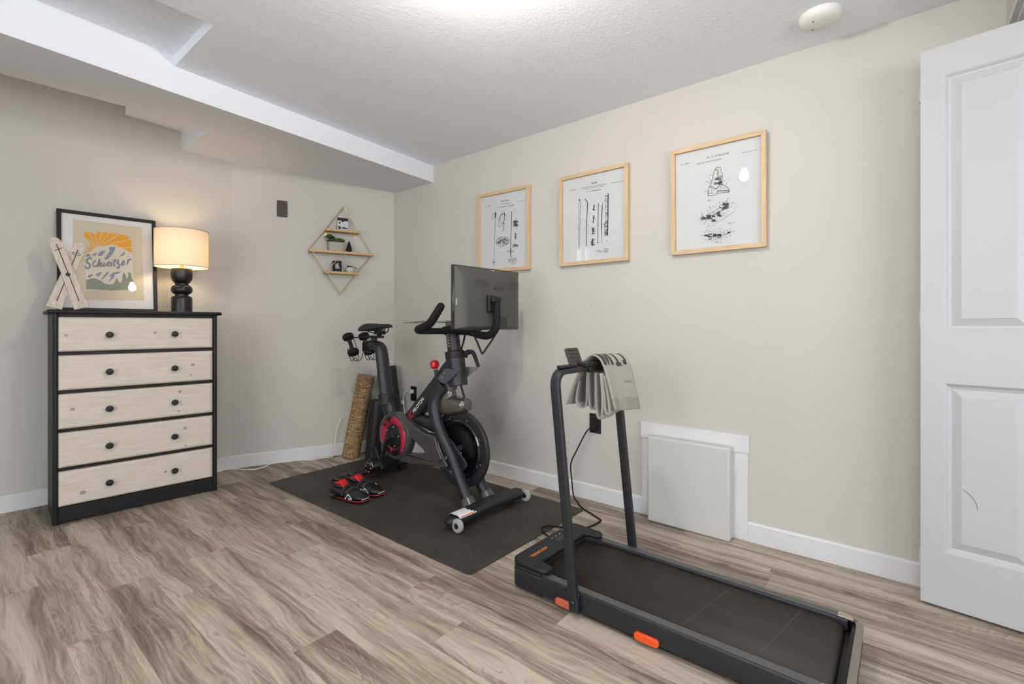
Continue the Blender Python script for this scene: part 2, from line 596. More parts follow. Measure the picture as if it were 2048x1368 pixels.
def floor_mesh():
    bm = bmesh.new()
    L, W = .95, .15
    known = {0: 2.08, 1: 2.40, 2: 2.13, 3: 1.49, 5: 2.14, 4: 1.75, -1: 2.65, 6: 1.5, 9: .55, 10: 1.2, 8: .95}
    lay = bm.faces.layers.float.new('rnd'); uvl = bm.loops.layers.uv.new('plank'); edg = bm.verts.layers.float.new('edge')
    rnd = random.Random(11)
    for k in range(-20, 16):
        x0 = .28+k*W; x1 = x0+W
        y = known.get(k, rnd.uniform(0, L))
        y -= math.ceil((y+2.4)/L)*L
        while y < 4.1:
            q = rnd.random(); g = .0011
            xs = (x0, x0+g, x1-g, x1); ys = (y, y+g, y+L-g, y+L)
            vs = [[bm.verts.new((xx, yy, 0)) for xx in xs] for yy in ys]
            for j in range(4):
                for i in range(4): vs[j][i][edg] = 1.0 if i in (0, 3) or j in (0, 3) else 0.0
            for j in range(3):
                for i in range(3):
                    f = bm.faces.new([vs[j][i], vs[j][i+1], vs[j+1][i+1], vs[j+1][i]])
                    f[lay] = q
                    for lp in f.loops: lp[uvl].uv = (lp.vert.co.x-x0, lp.vert.co.y-y)
            y += L
    me = bpy.data.meshes.new('floor'); bm.to_mesh(me); bm.free()
    me.materials.append(FLOORM)
    o = bpy.data.objects.new('floor', me); COL.objects.link(o)
    return struct(o)


floor_mesh()
# right wall
m = MB(); m.box(XB, XB+.1, -.9, 3.5, -.02, 2.6); struct(m.build('wall_right', WALL, smooth=30))
# back wall with a window further to the left
WX0, WX1, WZ0, WZ1 = -3.6, -2.85, 1.15, 2.32              # window along the wall
m = MB()
for s0, s1, z0, z1 in ((-4.1, WX0, -.02, 2.62), (WX1, .02, -.02, 2.62), (WX0, WX1, -.02, WZ0), (WX0, WX1, WZ1, 2.62)):
    m.hexa([onA(s0, z0), onA(s1, z0), onA(s1, z0, -.12), onA(s0, z0, -.12), onA(s0, z1), onA(s1, z1), onA(s1, z1, -.12), onA(s0, z1, -.12)])
struct(m.build('wall_back', WALL, smooth=30))
m = MB(); m.hexa([onB(0, -.02), onB(LENB+.1, -.02), onB(LENB+.1, -.02, -.12), onB(0, -.02, -.12), onB(0, 2.62), onB(LENB+.1, 2.62), onB(LENB+.1, 2.62, -.12), onB(0, 2.62, -.12)])
struct(m.build('wall_angled', WALL, smooth=30))
# unseen walls behind the viewer; their large windows are added to light the room
FWN = (-1.5, 1.5, .75, 2.05)
m = MB()
for x0, x1, z0, z1 in ((-2.7, FWN[0], -.02, 2.6), (FWN[1], 2.6, -.02, 2.6), (FWN[0], FWN[1], -.02, FWN[2]), (FWN[0], FWN[1], FWN[3], 2.6)): m.box(x0, x1, -2.32, -2.2, z0, z1)
struct(m.build('wall_front', WALL, smooth=30))
LW = (-1.2, 1.6, .55, 2.05)
m = MB()
for y0, y1, z0, z1 in ((-2.3, LW[0], -.02, 2.62), (LW[1], 4.3, -.02, 2.62), (LW[0], LW[1], -.02, LW[2]), (LW[0], LW[1], LW[3], 2.62)):
    m.box(-2.72, -2.6, y0, y1, z0, z1)
struct(m.build('wall_left', WALL, smooth=30))
m = MB(); m.box(XB, XB+.1, -2.3, -.9, -.02, 2.6); struct(m.build('wall_side', WALL, smooth=30))


def window(name, P, w, h, cols, rows):
    """P(a, z, off): a across the opening, off into the room"""
    m = MB()
    def bar(a0, a1, z0, z1, t=.05, o=-.06): m.box(a0, a1, o-t/2, o+t/2, z0, z1, lambda a, b, c: P(a, c, b))
    for a0, a1, z0, z1 in ((0, .05, 0, h), (w-.05, w, 0, h), (0, w, 0, .05), (0, w, h-.05, h)): bar(a0, a1, z0, z1, .08)
    for i in range(1, cols): bar(w*i/cols-.018, w*i/cols+.018, 0, h)
    for i in range(1, rows): bar(0, w, h*i/rows-.018, h*i/rows+.018)
    fr = struct(m.build(name, TRIM, smooth=30))
    m = MB(); m.box(.04, w-.04, -.064, -.058, .04, h-.04, lambda a, b, c: P(a, c, b))
    m.build('pane', GLASSW, fr)
    m = MB()
    for a0, a1, z0, z1 in ((-.08, 0, -.08, h+.08), (w, w+.08, -.08, h+.08), (-.08, w+.08, h, h+.08), (-.1, w+.1, -.1, 0)):
        m.box(a0, a1, 0, .018, z0, z1, lambda a, b, c: P(a, c, b))
    m.build('casing', TRIM, fr)


window('window_1', lambda a, z, o: onA(WX0+a, WZ0+z, o), WX1-WX0, WZ1-WZ0, 2, 2)
window('window_added_left', lambda a, z, o: V((-2.6+o, LW[0]+a, LW[2]+z)), LW[1]-LW[0], LW[3]-LW[2], 3, 2)  # unseen left window, added to throw front light on the right wall

window('window_added_front', lambda a, z, o: V((FWN[0]+a, -2.2+o, FWN[2]+z)), FWN[1]-FWN[0], FWN[3]-FWN[2], 3, 2)  # unseen front window, added to brighten the back walls and the chest

# baseboards
BH, BT = .092, .013


def baseboard(name, P, s0, s1):
    m = MB()
    sec = [(0, 0), (BT, 0), (BT, BH-.008), (BT-.007, BH), (0, BH)]
    m.loft([[P(s, z, o) for o, z in sec] for s in (s0, s1)])
    return struct(m.build(name, TRIM, smooth=30))


baseboard('baseboard_back', lambda s, z, o: onA(s, z, o), -4.0, 0)
baseboard('baseboard_angled', lambda s, z, o: onB(s, z, o), 0, LENB-.004)
PR = lambda s, z, o: V((XB-o, s, z))
baseboard('baseboard_right', PR, 1.118, 3.33)
baseboard('baseboard_side', PR, -.88, .584)
# opening trim round the low access hatch
m = MB()
m.box(0, .016, .578, 1.124, .418, .503, lambda a, b, c: PR(b, c, a))
m.box(0, .013, 1.058, 1.118, 0, .417, lambda a, b, c: PR(b, c, a)); m.box(0, .013, .584, .650, 0, .417, lambda a, b, c: PR(b, c, a))
struct(m.build('trim_1', TRIM, bevel=.0015, smooth=30))
t = thing('access_hatch_cover', 'square off-white box cover standing under the trimmed opening, low on the right wall', 'hatch cover', (2.445, .85, 0))
m = MB(); m.box(2.408, 2.481, .646, 1.056, .002, .447)
m.build('cover', PANELM, t, bevel=.009, seg=3)

# ceiling: main field, raised pocket on the left, soffit with sloping underside
m = MB()
m.box(.748, XB+.1, -2.3, 2.9, ZC, ZC+.3); m.box(-2.72, .748, -2.3, 2.208, ZC, ZC+.3)
m.box(-2.72, .748, 2.208, 2.9, ZC+.05, ZC+.3)
struct(m.build('ceiling', CEIL, smooth=30))
EB = lambda x, z=2.14: V((x, 2.64+.08*x, z))
m = MB(); q = m.v
xl, xr = -2.6, XB
TOP = 2.5
a0, a1 = q(EB(xl, TOP)), q(EB(xr, TOP)); b0, bm_, b1 = q(EB(xl)), q(EB(1.0)), q(EB(xr))
m.face([a0, a1, b1, bm_, b0])
Tp = q((1.027, 3.105, 2.15)); cl = q((-2.5, 2.55, 2.15)); c1 = q((.257, 3.002, 2.15)); c2 = q((.645, 3.057, 2.15))
w0 = q(V((1.39, 3.757, 2.2))); w1 = q((XB, 3.335, 2.146)); wr = q(onA(-.306, 2.214)); wu = q(onA(-.306, 2.34))
m.face([bm_, b1, w1, w0, wr, Tp]); m.face([Tp, wr, wu])
wv = q(onA(-.602, 2.356)); ww = q(onA(-.602, 2.408)); wl = q(onA(-1.15, 2.412)); wl2 = q(onA(-4.0, 2.412))
m.face([b0, bm_, Tp, c2, c1, cl])
m.face([Tp, wu, wv, c2]); m.face([c2, wv, ww]); m.face([c2, ww, wl, c1]); m.face([c1, wl, wl2, cl])
struct(m.build('ceiling_soffit', SOFF, smooth=15, recalc=False))
# shallow round trowelled patches in the ceiling
for i, (x, y, r) in enumerate(((1.833, 1.406, .05), (1.84, 1.183, .045), (1.842, .915, .045), (1.815, 1.899, .04))):
    m = MB(); m.lathe([(r*1.05, .0002), (r, -.0007), (r*.95, -.0003), (r*.8, -.0004), (0, -.0004)], (x, y, ZC+.0003), n=40)
    struct(m.build('ceiling_patch', CEIL))
# doorway header at the upper right and the white door
m = MB(); m.box(1.75, XB, -.42, -.283, 2.118, ZC+.02); struct(m.build('wall_header', WALL, smooth=30))
m = MB(); m.box(1.75, XB, -.43, -.283, 2.105, 2.118); m.box(1.75, XB, -.43, -.302, 2.095, 2.106)
struct(m.build('trim_2', TRIM, smooth=30, bevel=.002))

DD = V((-.03, -.258, 0)).normalized(); DN = V((DD.y, -DD.x, 0)); DP = V((2.335, -.041, 0))     # DN towards the viewer
if DN.x > 0: DN = -DN


def door():
    P = lambda a, z, o: DP+DD*a+DN*o+Z*z
    w, z0, z1, th = .71, .013, 2.042, .035
    root = thing('door_1', 'white panelled door standing open beside the right wall', 'door', DP)
    root['kind'] = 'structure'
    cols = ((.066, .292), (.418, .644)); rows = ((.211, .821), (1.01, 1.934))
    m = MB()
    # stiles and rails
    for a0, a1 in ((0, .066), (.292, .418), (.644, w)): m.box(a0, a1, -th, 0, z0, z1, lambda a, b, c: P(a, c, b))
    for a0, a1 in cols:
        for c0, c1 in ((z0, .211), (.821, 1.01), (1.934, z1)): m.box(a0, a1, -th, 0, c0, c1, lambda a, b, c: P(a, c, b))
    m.build('door_slab', DOORM, root)
    for a0, a1 in cols:
        for c0, c1 in rows:
            m = MB()
            prof = [(0, 0), (.004, -.003), (.010, -.010), (.017, -.012), (.019, -.014), (.043, -.004), (.045, -.003)]
            rings = []
            for d, o in prof: rings.append([P(a0+d, c0+d, o), P(a1-d, c0+d, o), P(a1-d, c1-d, o), P(a0+d, c1-d, o)])
            m.loft(rings, caps=False); m.face([m.v(p) for p in rings[-1]])
            m.build('door_panel', DOORM, root, smooth=12)
    m = MB()
    for zz in (.15, 1.03, 1.86): m.box(-.004, .0, -.026, -.006, zz, zz+.055, lambda a, b, c: P(a, c, b))
    m.build('edge_plate', DOORM, root)
    dr = Draw(lambda a, b: P(a, b, -.0022))
    dr.line([(.115, .45), (.135, .432), (.148, .41), (.152, .385)], .0018, 5)
    dr.build('scuff', plain('scuff_grey', (120, 118, 116), .6), root)


door()

# smoke detector
t = thing('smoke_detector', 'round white smoke detector on the ceiling above the door', 'smoke detector', (2.26, .265, ZC))
m = MB(); m.lathe([(.074, 0), (.074, -.008), (.068, -.022), (.056, -.031), (.02, -.034), (0, -.034)], (2.26, .265, ZC), n=48)
m.build('housing', WHT, t)
for dx, dy in ((.03, .03), (-.03, .02)): MB().cyl((2.26+dx, .265+dy, ZC-.03), (2.26+dx, .265+dy, ZC-.035), .003, n=10).build('indicator', PRG, t)

# ceiling lamp (just out of the top of the frame, seen in the picture glass)
LX, LY = 1.0, .95
t = thing('ceiling_lamp', 'clear glass bell ceiling lamp with one bright bulb, mirrored in the boot print', 'ceiling lamp', (LX, LY, ZC))
m = MB(); m.lathe([(0, 0), (.065, 0), (.065, -.05), (.058, -.058), (0, -.058)], (LX, LY, ZC), n=40); m.build('canopy', WHT, t)
m = MB(); m.cyl((LX, LY, ZC-.05), (LX, LY, ZC-.095), .024, n=20); m.build('socket', STEEL, t)
m = MB(); m.lathe([(.055, -.062), (.09, -.08), (.13, -.125), (.15, -.19), (.148, -.192), (.128, -.128), (.088, -.083)], (LX, LY, ZC), n=48); m.build('glass_shade', GLASSL, t)
m = MB(); m.lathe([(.013, -.09), (.016, -.105), (.03, -.135), (.033, -.155), (.026, -.175), (.012, -.187), (0, -.19)], (LX, LY, ZC), n=24)
m.build('bulb', emit('bulb_glow', (255, 247, 236), 620), t)


def light(name, typ, loc, power, color, size=None, rot=None, sy=None):
    l = bpy.data.lights.new(name, typ); l.energy = power; l.color = color
    if typ == 'AREA':
        l.size = size
        if sy: l.shape = 'RECTANGLE'; l.size_y = sy
    elif size: l.shadow_soft_size = size
    o = bpy.data.objects.new(name, l); COL.objects.link(o); o.location = loc
    if rot: o.rotation_euler = rot
    return o


def look(o, d): o.rotation_euler = V(d).to_track_quat('-Z', 'Y').to_euler()


LP = dict(win1=8, left_fill=58, front_fill=50)
o = light('window_daylight', 'AREA', onA((WX0+WX1)/2, (WZ0+WZ1)/2, -.2), LP['win1'], (.9, .95, 1), .8, sy=1.05); look(o, NA)
o = light('added_left_window_fill', 'AREA', (-2.85, (LW[0]+LW[1])/2, (LW[2]+LW[3])/2), LP['left_fill'], (.93, .965, 1), 2.8, sy=1.5); look(o, (1, 0, 0))  # fill light shining in through the added left window
o = light('added_front_window_fill', 'AREA', (0, -2.45, 1.4), LP['front_fill'], (.95, .975, 1), 3.0, sy=1.4); look(o, (0, 1, 0))  # fill light shining in through the added front window
wd = bpy.data.worlds.new('sky'); S.world = wd; wd.use_nodes = True
bg = wd.node_tree.nodes['Background']; bg.inputs[0].default_value = (.86, .93, 1, 1); bg.inputs[1].default_value = 3.0

# blank wall plate and outlets


def plate(name, label, P, w, h, mat, kind):
    root = thing(name, label, 'wall plate' if kind == 'blank' else 'outlet', P(0, 0, 0), 0, None if kind == 'blank' else 'black wall outlets')
    m = MB(); m.prism(rrect(w, h, .004, 3), lambda a, b, t: P(a, b, t), 0, .006); m.build('plate', mat, root, bevel=.002)
    if kind == 'blank':
        for b in (-.04, .04): MB().cyl(P(0, b, .005), P(0, b, .0075), .0035, n=10).build('screw', BROWNP, root)
    else:
        for b in (-.021, .021):
            m = MB(); m.prism(rrect(.032, .032, .006, 3), lambda a, c, t: P(a, c+b, t), .005, .008); sk = m.build('socket', BPL, root)
            m = MB()
            for a0 in (-.0065, .0065): m.box(a0-.001, a0+.001, b+.002, b+.010, .0075, .0085, P)
            m.cyl(P(0, b-.008, .0075), P(0, b-.008, .0085), .002, n=8); m.build('slot', BGL, sk)
    return root


plate('blank_wall_plate', 'dark brown blank plate on the wall between lamp and diamond shelf', lambda a, b, o: onB(.33+a, 1.91+b, o), .073, .123, BROWNP, 'blank')
PW = lambda y, z: (lambda a, b, o: V((XB-o, y-a, z+b)))
plate('wall_outlet', 'black wall outlet with white plug, behind the exercise bike', PW(3.075, .479), .07, .118, BPL, 'outlet')
plate('wall_outlet', 'black wall outlet with black plug, below the hanging towel', PW(1.413, .455), .075, .115, BPL, 'outlet')

# ------------------------------------------------------------------ chest of drawers and what stands on it
D0 = V((.407, 3.38, 0)); RZD = math.atan2(-.075, 1)
EX, EY = DA, -NA


def onD(s, z, d=0): return D0+EX*s+EY*d+Z*z            # s along the front, d depth behind it


PD = lambda a, b, c: onD(a, c, b)                      # box order (s, depth, z)


def dresser():
    t = thing('chest_of_drawers', 'black chest with five pale wood drawers, under the lit lamp', 'chest of drawers', D0, RZD)
    W, DP_ = .743, .435
    m = MB(); m.box(-.001, .022, .004, DP_, 0, 1.092, PD); m.build('side_panel', BLK, t, bevel=.006)
    m = MB(); m.box(W-.022, W, .004, DP_, 0, 1.092, PD); m.build('side_panel', BLK, t, bevel=.006)
    m = MB(); m.cyl(onD(.0115, 0, .008), onD(.0115, 1.092, .008), .0118, n=16); m.build('corner_post', BLK, t)
    m = MB(); m.cyl(onD(W-.0115, 0, .008), onD(W-.0115, 1.092, .008), .0118, n=16); m.build('corner_post', BLK, t)
    m = MB(); m.box(.02, W-.02, .012, DP_-.01, .03, 1.092, PD); m.build('carcass', BLK, t)
    m = MB(); m.box(.02, W-.02, .004, .02, .008, .088, PD); m.build('plinth', BLK, t, bevel=.002)
    m = MB(); m.box(-.022, W+.022, -.022, DP_+.004, 1.092, 1.112, PD); m.build('top', BLK, t, bevel=.008, seg=3)
    knots = [[(.05, .085, .006), (.425, .095, .007)], [(.61, .1, .009), (.6, .04, .005)], [(.075, .1, .009), (.545, .145, .009), (.54, .03, .006)],
             [(.57, .125, .008), (.575, .02, .005)], [(.115, .055, .011), (.475, .085, .007)]]
    for i in range(5):
        z1 = 1.0745-.2003*i; z0 = z1-.1805
        m = MB()
        e = .012
        for_ = [(.021, .0, .717, z0, z1), (.024, -.0075, .714, z0+.003, z1-.003), (.024+e, -.0125, .714-e, z0+.003+e*.6, z1-.003-e*.6)]
        rings = [[onD(a, c0, d), onD(b, c0, d), onD(b, c1, d), onD(a, c1, d)] for a, d, b, c0, c1 in [(.021, .012, .717, z0, z1)]+for_]
        m.loft(rings)
        dw = m.build('drawer', PINE, t, smooth=20)
        for s in (.222, .517):
            m = MB(); zc = z1-.0945
            m.lathe([(.0, 0), (.007, 0), (.0065, .010), (.0085, .013), (.0165, .018), (.0172, .022), (.014, .026), (0, .0275)], onD(s, zc, -.0123), NA, n=24)
            m.build('knob', BPL, dw)
        for a, b, r in knots[i]:
            dr = Draw(lambda a, b: onD(a, b, -.0128)); dr.poly([(.0+a+r*cos(q*pi/6)*1.2, z0+b+r*sin(q*pi/6)) for q in range(12)]); dr.build('knot', KNOT, dw)
    return t


dresser()
ZT = 1.1125


def poster():
    bw, th, W, H = .020, .026, .466, .598
    lean = .12
    base = onD(.034, ZT+.001, .337)
    u = EX; vv = (Z+EY*lean).normalized(); n = u.cross(vv); n = n if n.dot(NA) > 0 else -n
    P = lambda a, b, o=0: base+u*a+vv*b+n*o
    t = thing('framed_poster', 'black-framed poster of an orange sunrise over snowy mountains, leaning on the chest', 'framed poster', base, RZD)
    m = MB()
    for a0, a1, b0, b1 in ((0, bw, 0, H), (W-bw, W, 0, H), (bw, W-bw, 0, bw), (bw, W-bw, H-bw, H)): m.box(a0, a1, b0, b1, -th, 0, P)
    m.build('frame', BLK, t, bevel=.0025)
    m = MB(); m.box(.006, W-.006, .006, H-.006, -.014, -.010, P); m.build('mat_board', MATB, t)
    # printed sheet, traced on its own plane
    p0 = P(0, 0, -.0095)

    def tr(x, y, lift=0): return on_plane(120+x/7.2, 430+y/7.2, p0+n*lift, n)
    m = MB(); m.flat([(185, 60), (1178, 180), (1210, 1232), (180, 1210)], lambda a, b: tr(a, b, .0002)); pr = m.build('print', ARTB, t)
    d = Draw(lambda a, b: tr(a, b, .0005))
    d.poly([(360, 560), (450, 505), (500, 470), (560, 440), (640, 445), (740, 425), (800, 435), (850, 465), (930, 490), (1035, 550), (1040, 640), (1045, 900), (1055, 1000), (760, 1010), (380, 930), (370, 740)]); d.build('mountain', ARTC, pr)
    d = Draw(lambda a, b: tr(a, b, .0008))
    d.poly([(350, 245), (400, 240), (440, 250), (500, 278), (545, 240), (600, 245), (700, 255), (830, 270), (930, 290), (1000, 325), (1025, 360), (1034, 542), (990, 530), (930, 490), (850, 468), (800, 438), (740, 430), (640, 450), (560, 440), (500, 480), (440, 522), (395, 535), (412, 480), (430, 430), (420, 390), (380, 340), (345, 300)])
    d.build('sunburst', ARTO, pr)
    d = Draw(lambda a, b: tr(a, b, .0011))
    for e in ((400, 243), (505, 268), (597, 244), (706, 254), (852, 275), (1018, 345), (1032, 468), (395, 340), (425, 400), (432, 440), (418, 475), (404, 512)):
        d.line([(550, 470), e], lambda q: 3+5*q)
    d.build('sun_rays', ARTC, pr)
    d = Draw(lambda a, b: tr(a, b, .0012))
    for pg in ([(370, 575), (400, 555), (430, 565), (445, 600), (370, 602)], [(450, 570), (500, 550), (545, 535), (520, 570), (500, 600), (480, 585)],
               [(540, 582), (570, 540), (610, 515), (660, 510), (640, 545), (600, 588), (560, 592)],
               [(700, 470), (740, 455), (800, 460), (785, 510), (760, 560), (720, 600), (690, 637), (650, 640), (640, 620), (690, 560), (720, 510)],
               [(855, 597), (880, 570), (910, 535), (940, 535), (935, 565), (900, 592)], [(970, 572), (1020, 560), (985, 578)], [(955, 612), (1000, 588), (990, 605)],
               [(390, 890), (420, 860), (480, 850), (470, 875), (420, 905)], [(505, 862), (550, 830), (610, 820), (580, 860), (560, 892), (540, 880)],
               [(590, 920), (640, 860), (670, 825), (718, 818), (680, 860), (640, 905), (610, 927)],
               [(700, 885), (760, 830), (830, 815), (885, 810), (850, 840), (790, 862), (780, 900), (740, 935), (690, 972), (720, 920), (740, 880)]):
        d.poly(pg)
    d.build('slope_print', ARTS, pr)
    d = Draw(lambda a, b: tr(a, b, .0012))
    d.poly([(375, 935), (450, 912), (520, 915), (600, 950), (640, 990), (700, 1000), (770, 990), (800, 940), (820, 900), (840, 950), (870, 985), (895, 940), (900, 870), (925, 825), (945, 870), (960, 920), (985, 870), (985, 815), (1020, 840), (1035, 900), (1055, 960), (1060, 1062), (1000, 1076), (750, 1086), (600, 1076), (450, 1066), (380, 1068)])
    d.build('forest', ARTG, pr)
    d = Draw(lambda a, b: tr(a, b, .0015))
    W1 = lambda k: (lambda q: k*1.25*(.72+.4*sin(pi*q)))
    for st, k in (([(462, 645), (440, 620), (400, 632), (382, 668), (405, 692), (432, 718), (425, 752), (395, 770), (368, 755), (366, 728)], 22),
                  ([(522, 672), (500, 662), (478, 690), (480, 728), (500, 742), (528, 728)], 18),
                  ([(574, 632), (556, 690), (536, 748)], 19), ([(545, 735), (566, 696), (584, 694), (574, 735), (592, 742)], 17),
                  ([(604, 684), (594, 724), (606, 738), (624, 726), (634, 688), (630, 726), (644, 736), (668, 716), (676, 684)], 16),
                  ([(688, 716), (718, 698), (716, 676), (694, 684), (682, 716), (702, 738), (734, 722)], 16),
                  ([(750, 676), (738, 720), (754, 734)], 17), ([(796, 626), (776, 700), (780, 732), (800, 724)], 18), ([(764, 664), (800, 660), (850, 640)], 12),
                  ([(812, 672), (850, 668), (818, 702), (846, 706), (856, 738), (838, 766), (820, 756), (850, 736), (888, 712)], 15),
                  ([(896, 706), (924, 688), (922, 664), (900, 672), (888, 704), (908, 724), (946, 700)], 16),
                  ([(966, 652), (984, 648), (974, 690), (966, 716)], 17), ([(974, 690), (986, 660), (1002, 642), (1018, 636), (1028, 648)], 18)):
        d.line(st, W1(k), 5)
    d.poly([(752+9*cos(q), 650+10*sin(q)) for q in [i*pi/5 for i in range(10)]])
    d.build('lettering', plain('art_slate_dark', (126, 132, 144), .7), pr)
    d = Draw(lambda a, b: tr(a, b, .0015))
    for i, ch in enumerate('MOUNTAIN'): d.text(ch, 400+i*88, 806-i*8, 17, dx=(1, -.06), dy=(0, -1))
    d.build('lettering', plain('art_tan', (176, 160, 134), .7), pr)
    m = MB(); m.flat([(bw-.002, bw-.002), (W-bw+.002, bw-.002), (W-bw+.002, H-bw+.002), (bw-.002, H-bw+.002)], lambda a, b: P(a, b, -.006)); m.build('glass', GLASS, t)


poster()


def skis():
    t = thing('crossed_skis_decoration', 'pair of pale wooden toy skis crossed in an X, leaning on the poster', 'ski decoration', onD(.07, ZT, .15), RZD)
    # each ski a tapered board; the back one first
    def ski(a0, z0, a1, z1, d, nm):
        ax = V((a1-a0, z1-z0)); L = ax.length; ax /= L; px = V((ax.y, -ax.x))
        if px.x < 0: px = -px
        th = .012
        prof = [(0, .033), (.2, .030), (.5, .0265), (.8, .028), (.88, .0275)]
        left = []; right = []
        for q, w in prof:
            c = V((a0, z0))+ax*(L*q); left.append(c-px*w); right.append(c+px*w)
        c = V((a0, z0))+ax*(L*.88)
        cap = [c+px*.0275*cos(x)+ax*(L*.12)*sin(x) for x in [pi*i/10 for i in range(1, 10)]]
        poly = right+cap+list(reversed(left))
        # flat feet
        poly = [(p.x, max(p.y, ZT+.001)) for p in poly]
        m = MB()
        def fn(a, b, tt):
            q = max(0, (V((a, b))-V((a0, z0))).dot(ax)/L-.82)
            return onD(a, b, d+tt+(b-ZT)*.07-q*q*.55*0+q*q*.9)
        m.prism(poly, fn, 0, th)
        o = m.build(nm, SKIW, t, bevel=.002)
        return a0, z0, ax, L, px, o
    bk = ski(.012, ZT+.012, .126, 1.502, .160, 'ski')
    ft = ski(.124, ZT+.012, .010, 1.512, .146, 'ski')
    for (a0, z0, ax, L, px, o), dd in ((bk, .160), (ft, .146)):
        dr = Draw(lambda a, b: onD(a, b, dd-.0012+(b-ZT)*.07))
        P = lambda q, w: tuple(V((a0, z0))+ax*(L*q)+px*w)
        if o is bk[5]:
            dr.line([P(.10, 0), P(.86, 0)], .0036); dr.line([(lambda c: (c[0]+.017*cos(x), c[1]+.0065*sin(x)-.25*.017*cos(x)))(P(.80, 0)) for x in [i*pi/10 for i in range(20)]], .0026, closed=True)
        else:
            dr.line([P(.10, 0), P(.90, 0)], .0036); dr.line([P(.81, -.017), P(.835, .018)], .0032)
        dr.build('pole', PRD, o)
    m = MB(); m.lathe([(0, 0), (.0095, 0), (.0095, .002), (0, .0035)], onD(.0672, 1.3085, .1425+(1.3085-ZT)*.07), NA, n=20); m.build('pivot_disc', BPL, t)


skis()


def table_lamp():
    s, d = .602, .215
    c = onD(s, ZT+.0005, d)
    t = thing('table_lamp', 'lit table lamp with stacked black base and white drum shade on the chest', 'table lamp', c, RZD)
    h = lambda z: z
    m = MB()
    m.lathe([(a, b*1.21) for a, b in [(0, 0), (.0565, 0), (.0565, .004), (.0565, .07), (.054, .079), (.046, .0845), (.036, .086), (.036, .0935), (.040, .095), (.050, .1), (.0565, .109), (.058, .119), (.0555, .130), (.047, .139), (.037, .143), (.036, .150), (.04, .153),
             (.049, .162), (.0555, .175), (.058, .19), (.0585, .222), (.056, .2275), (.02, .229), (0, .229)]], c, n=40)
    m.build('base', WOODLAMP, t, smooth=40)
    m = MB(); m.cyl(c+Z*.276, c+Z*.31, .010, n=12); m.cyl(c+Z*.31, c+Z*.335, .016, n=14); m.build('stem', BRASS, t)
    m = MB(); r = .1435; z0, z1 = .284, .517
    m.lathe([(r-.001, z0), (r, z0), (r, z1), (r-.001, z1), (r-.0012, z1), (r-.0012, z0), (r-.001, z0)], c, n=72); m.build('lamp_shade', SHADE, t)
    ST = plain('shade_trim', (176, 160, 138), .7)
    for zz in (z0+.002, z1-.002): MB().tube([c+V((r*cos(a), r*sin(a), zz)) for a in [2*pi*i/60 for i in range(60)]], .0022, 6, closed=True).build('shade_ring', ST, t)
    m = MB()
    for a in (0, 2*pi/3, 4*pi/3): m.tube([c+Z*.514, c+V((r*cos(a)*.99, r*sin(a)*.99, .519))], .0018, 6)
    m.tube([c+Z*.31, c+V((.05, 0, .40)), c+V((.045, 0, .47)), c+Z*.514], .0016, 6, smooth=5)
    m.build('harp', BRASS, t)
    m = MB(); m.lathe([(0, .512), (.004, .512), (.004, .524), (.0105, .527), (.0105, .535), (.006, .540), (0, .541)], c, n=20); m.build('finial', BPL, t)
    m = MB(); m.lathe([(.012, .335), (.014, .345), (.028, .375), (.03, .39), (.024, .41), (0, .419)], c, n=20); m.build('bulb', emit('lamp_bulb_glow', (255, 222, 172), 80), t)
    # flex running down behind the chest
    m = MB(); m.tube([c+V((0, .055, .006)), c+V((.01, .10, .004)), c+EY*.16+Z*.004], .0025, 6, smooth=4); m.build('flex', BPL, t)


table_lamp()

# ------------------------------------------------------------------ diamond shelf on the angled wall
PS = lambda a, b, c: onB(a, c, b)                        # (along wall, out of wall, z)


def shelf():
    t = thing('diamond_wall_shelf', 'gold wire diamond shelf with three wooden boards on the angled wall', 'wall shelf', onB(.75, 1.28, 0))
    o0, o1 = .008, .100
    top = (.758, 1.962); bot = (.743, 1.281); lf = (.514, 1.618); rt = (.992, 1.612)
    r = .0028
    mf = MB()
    def rod(pts): mf.tube([onB(a, z, o) for a, z, o in pts], r, 8)
    for A, B_ in ((lf, bot), (bot, rt)):
        rod([(*A, o0), (*B_, o0)]); rod([(*A, o1), (*B_, o1)])
    # upper rods reach the apex at the wall
    tb = (.783, 1.978)
    rod([(*lf, o0), (*tb, o0)]); rod([(*rt, o0), (*tb, o0)]); rod([(*lf, o1), (*top, .09)]); rod([(*rt, o1), (*top, .09)])
    rod([(*tb, o0), (*top, .09)]); rod([(*bot, o0), (*bot, o1)])
    ft, fl_, fr = (.756, 1.601), (.630, 1.443), (.866, 1.441)
    rod([(*ft, o1+.003), (*fl_, o1+.003)]); rod([(*ft, o1+.003), (*fr, o1+.003)])
    mf.build('wire_frame', GOLDW, t)
    for a0, a1, z0, z1 in ((.624, .878, 1.762, 1.778), (.510, .992, 1.592, 1.609), (.618, .874, 1.434, 1.450)):
        m = MB(); m.box(a0, a1, .004, .098, z0, z1, PS); m.build('shelf_board', SHELFW, t, bevel=.001)
    for a in (.642, .864):
        m = MB(); m.prism(rrect(.016, .03, .004, 3), lambda x, y, tt: onB(a+x, 1.75+y, tt), .001, .003); b = m.build('bracket', BRASS, t)
        m = MB(); m.cyl(onB(a, 1.748, .003), onB(a, 1.748, .005), .004, n=10); m.build('screw', STEEL, b)


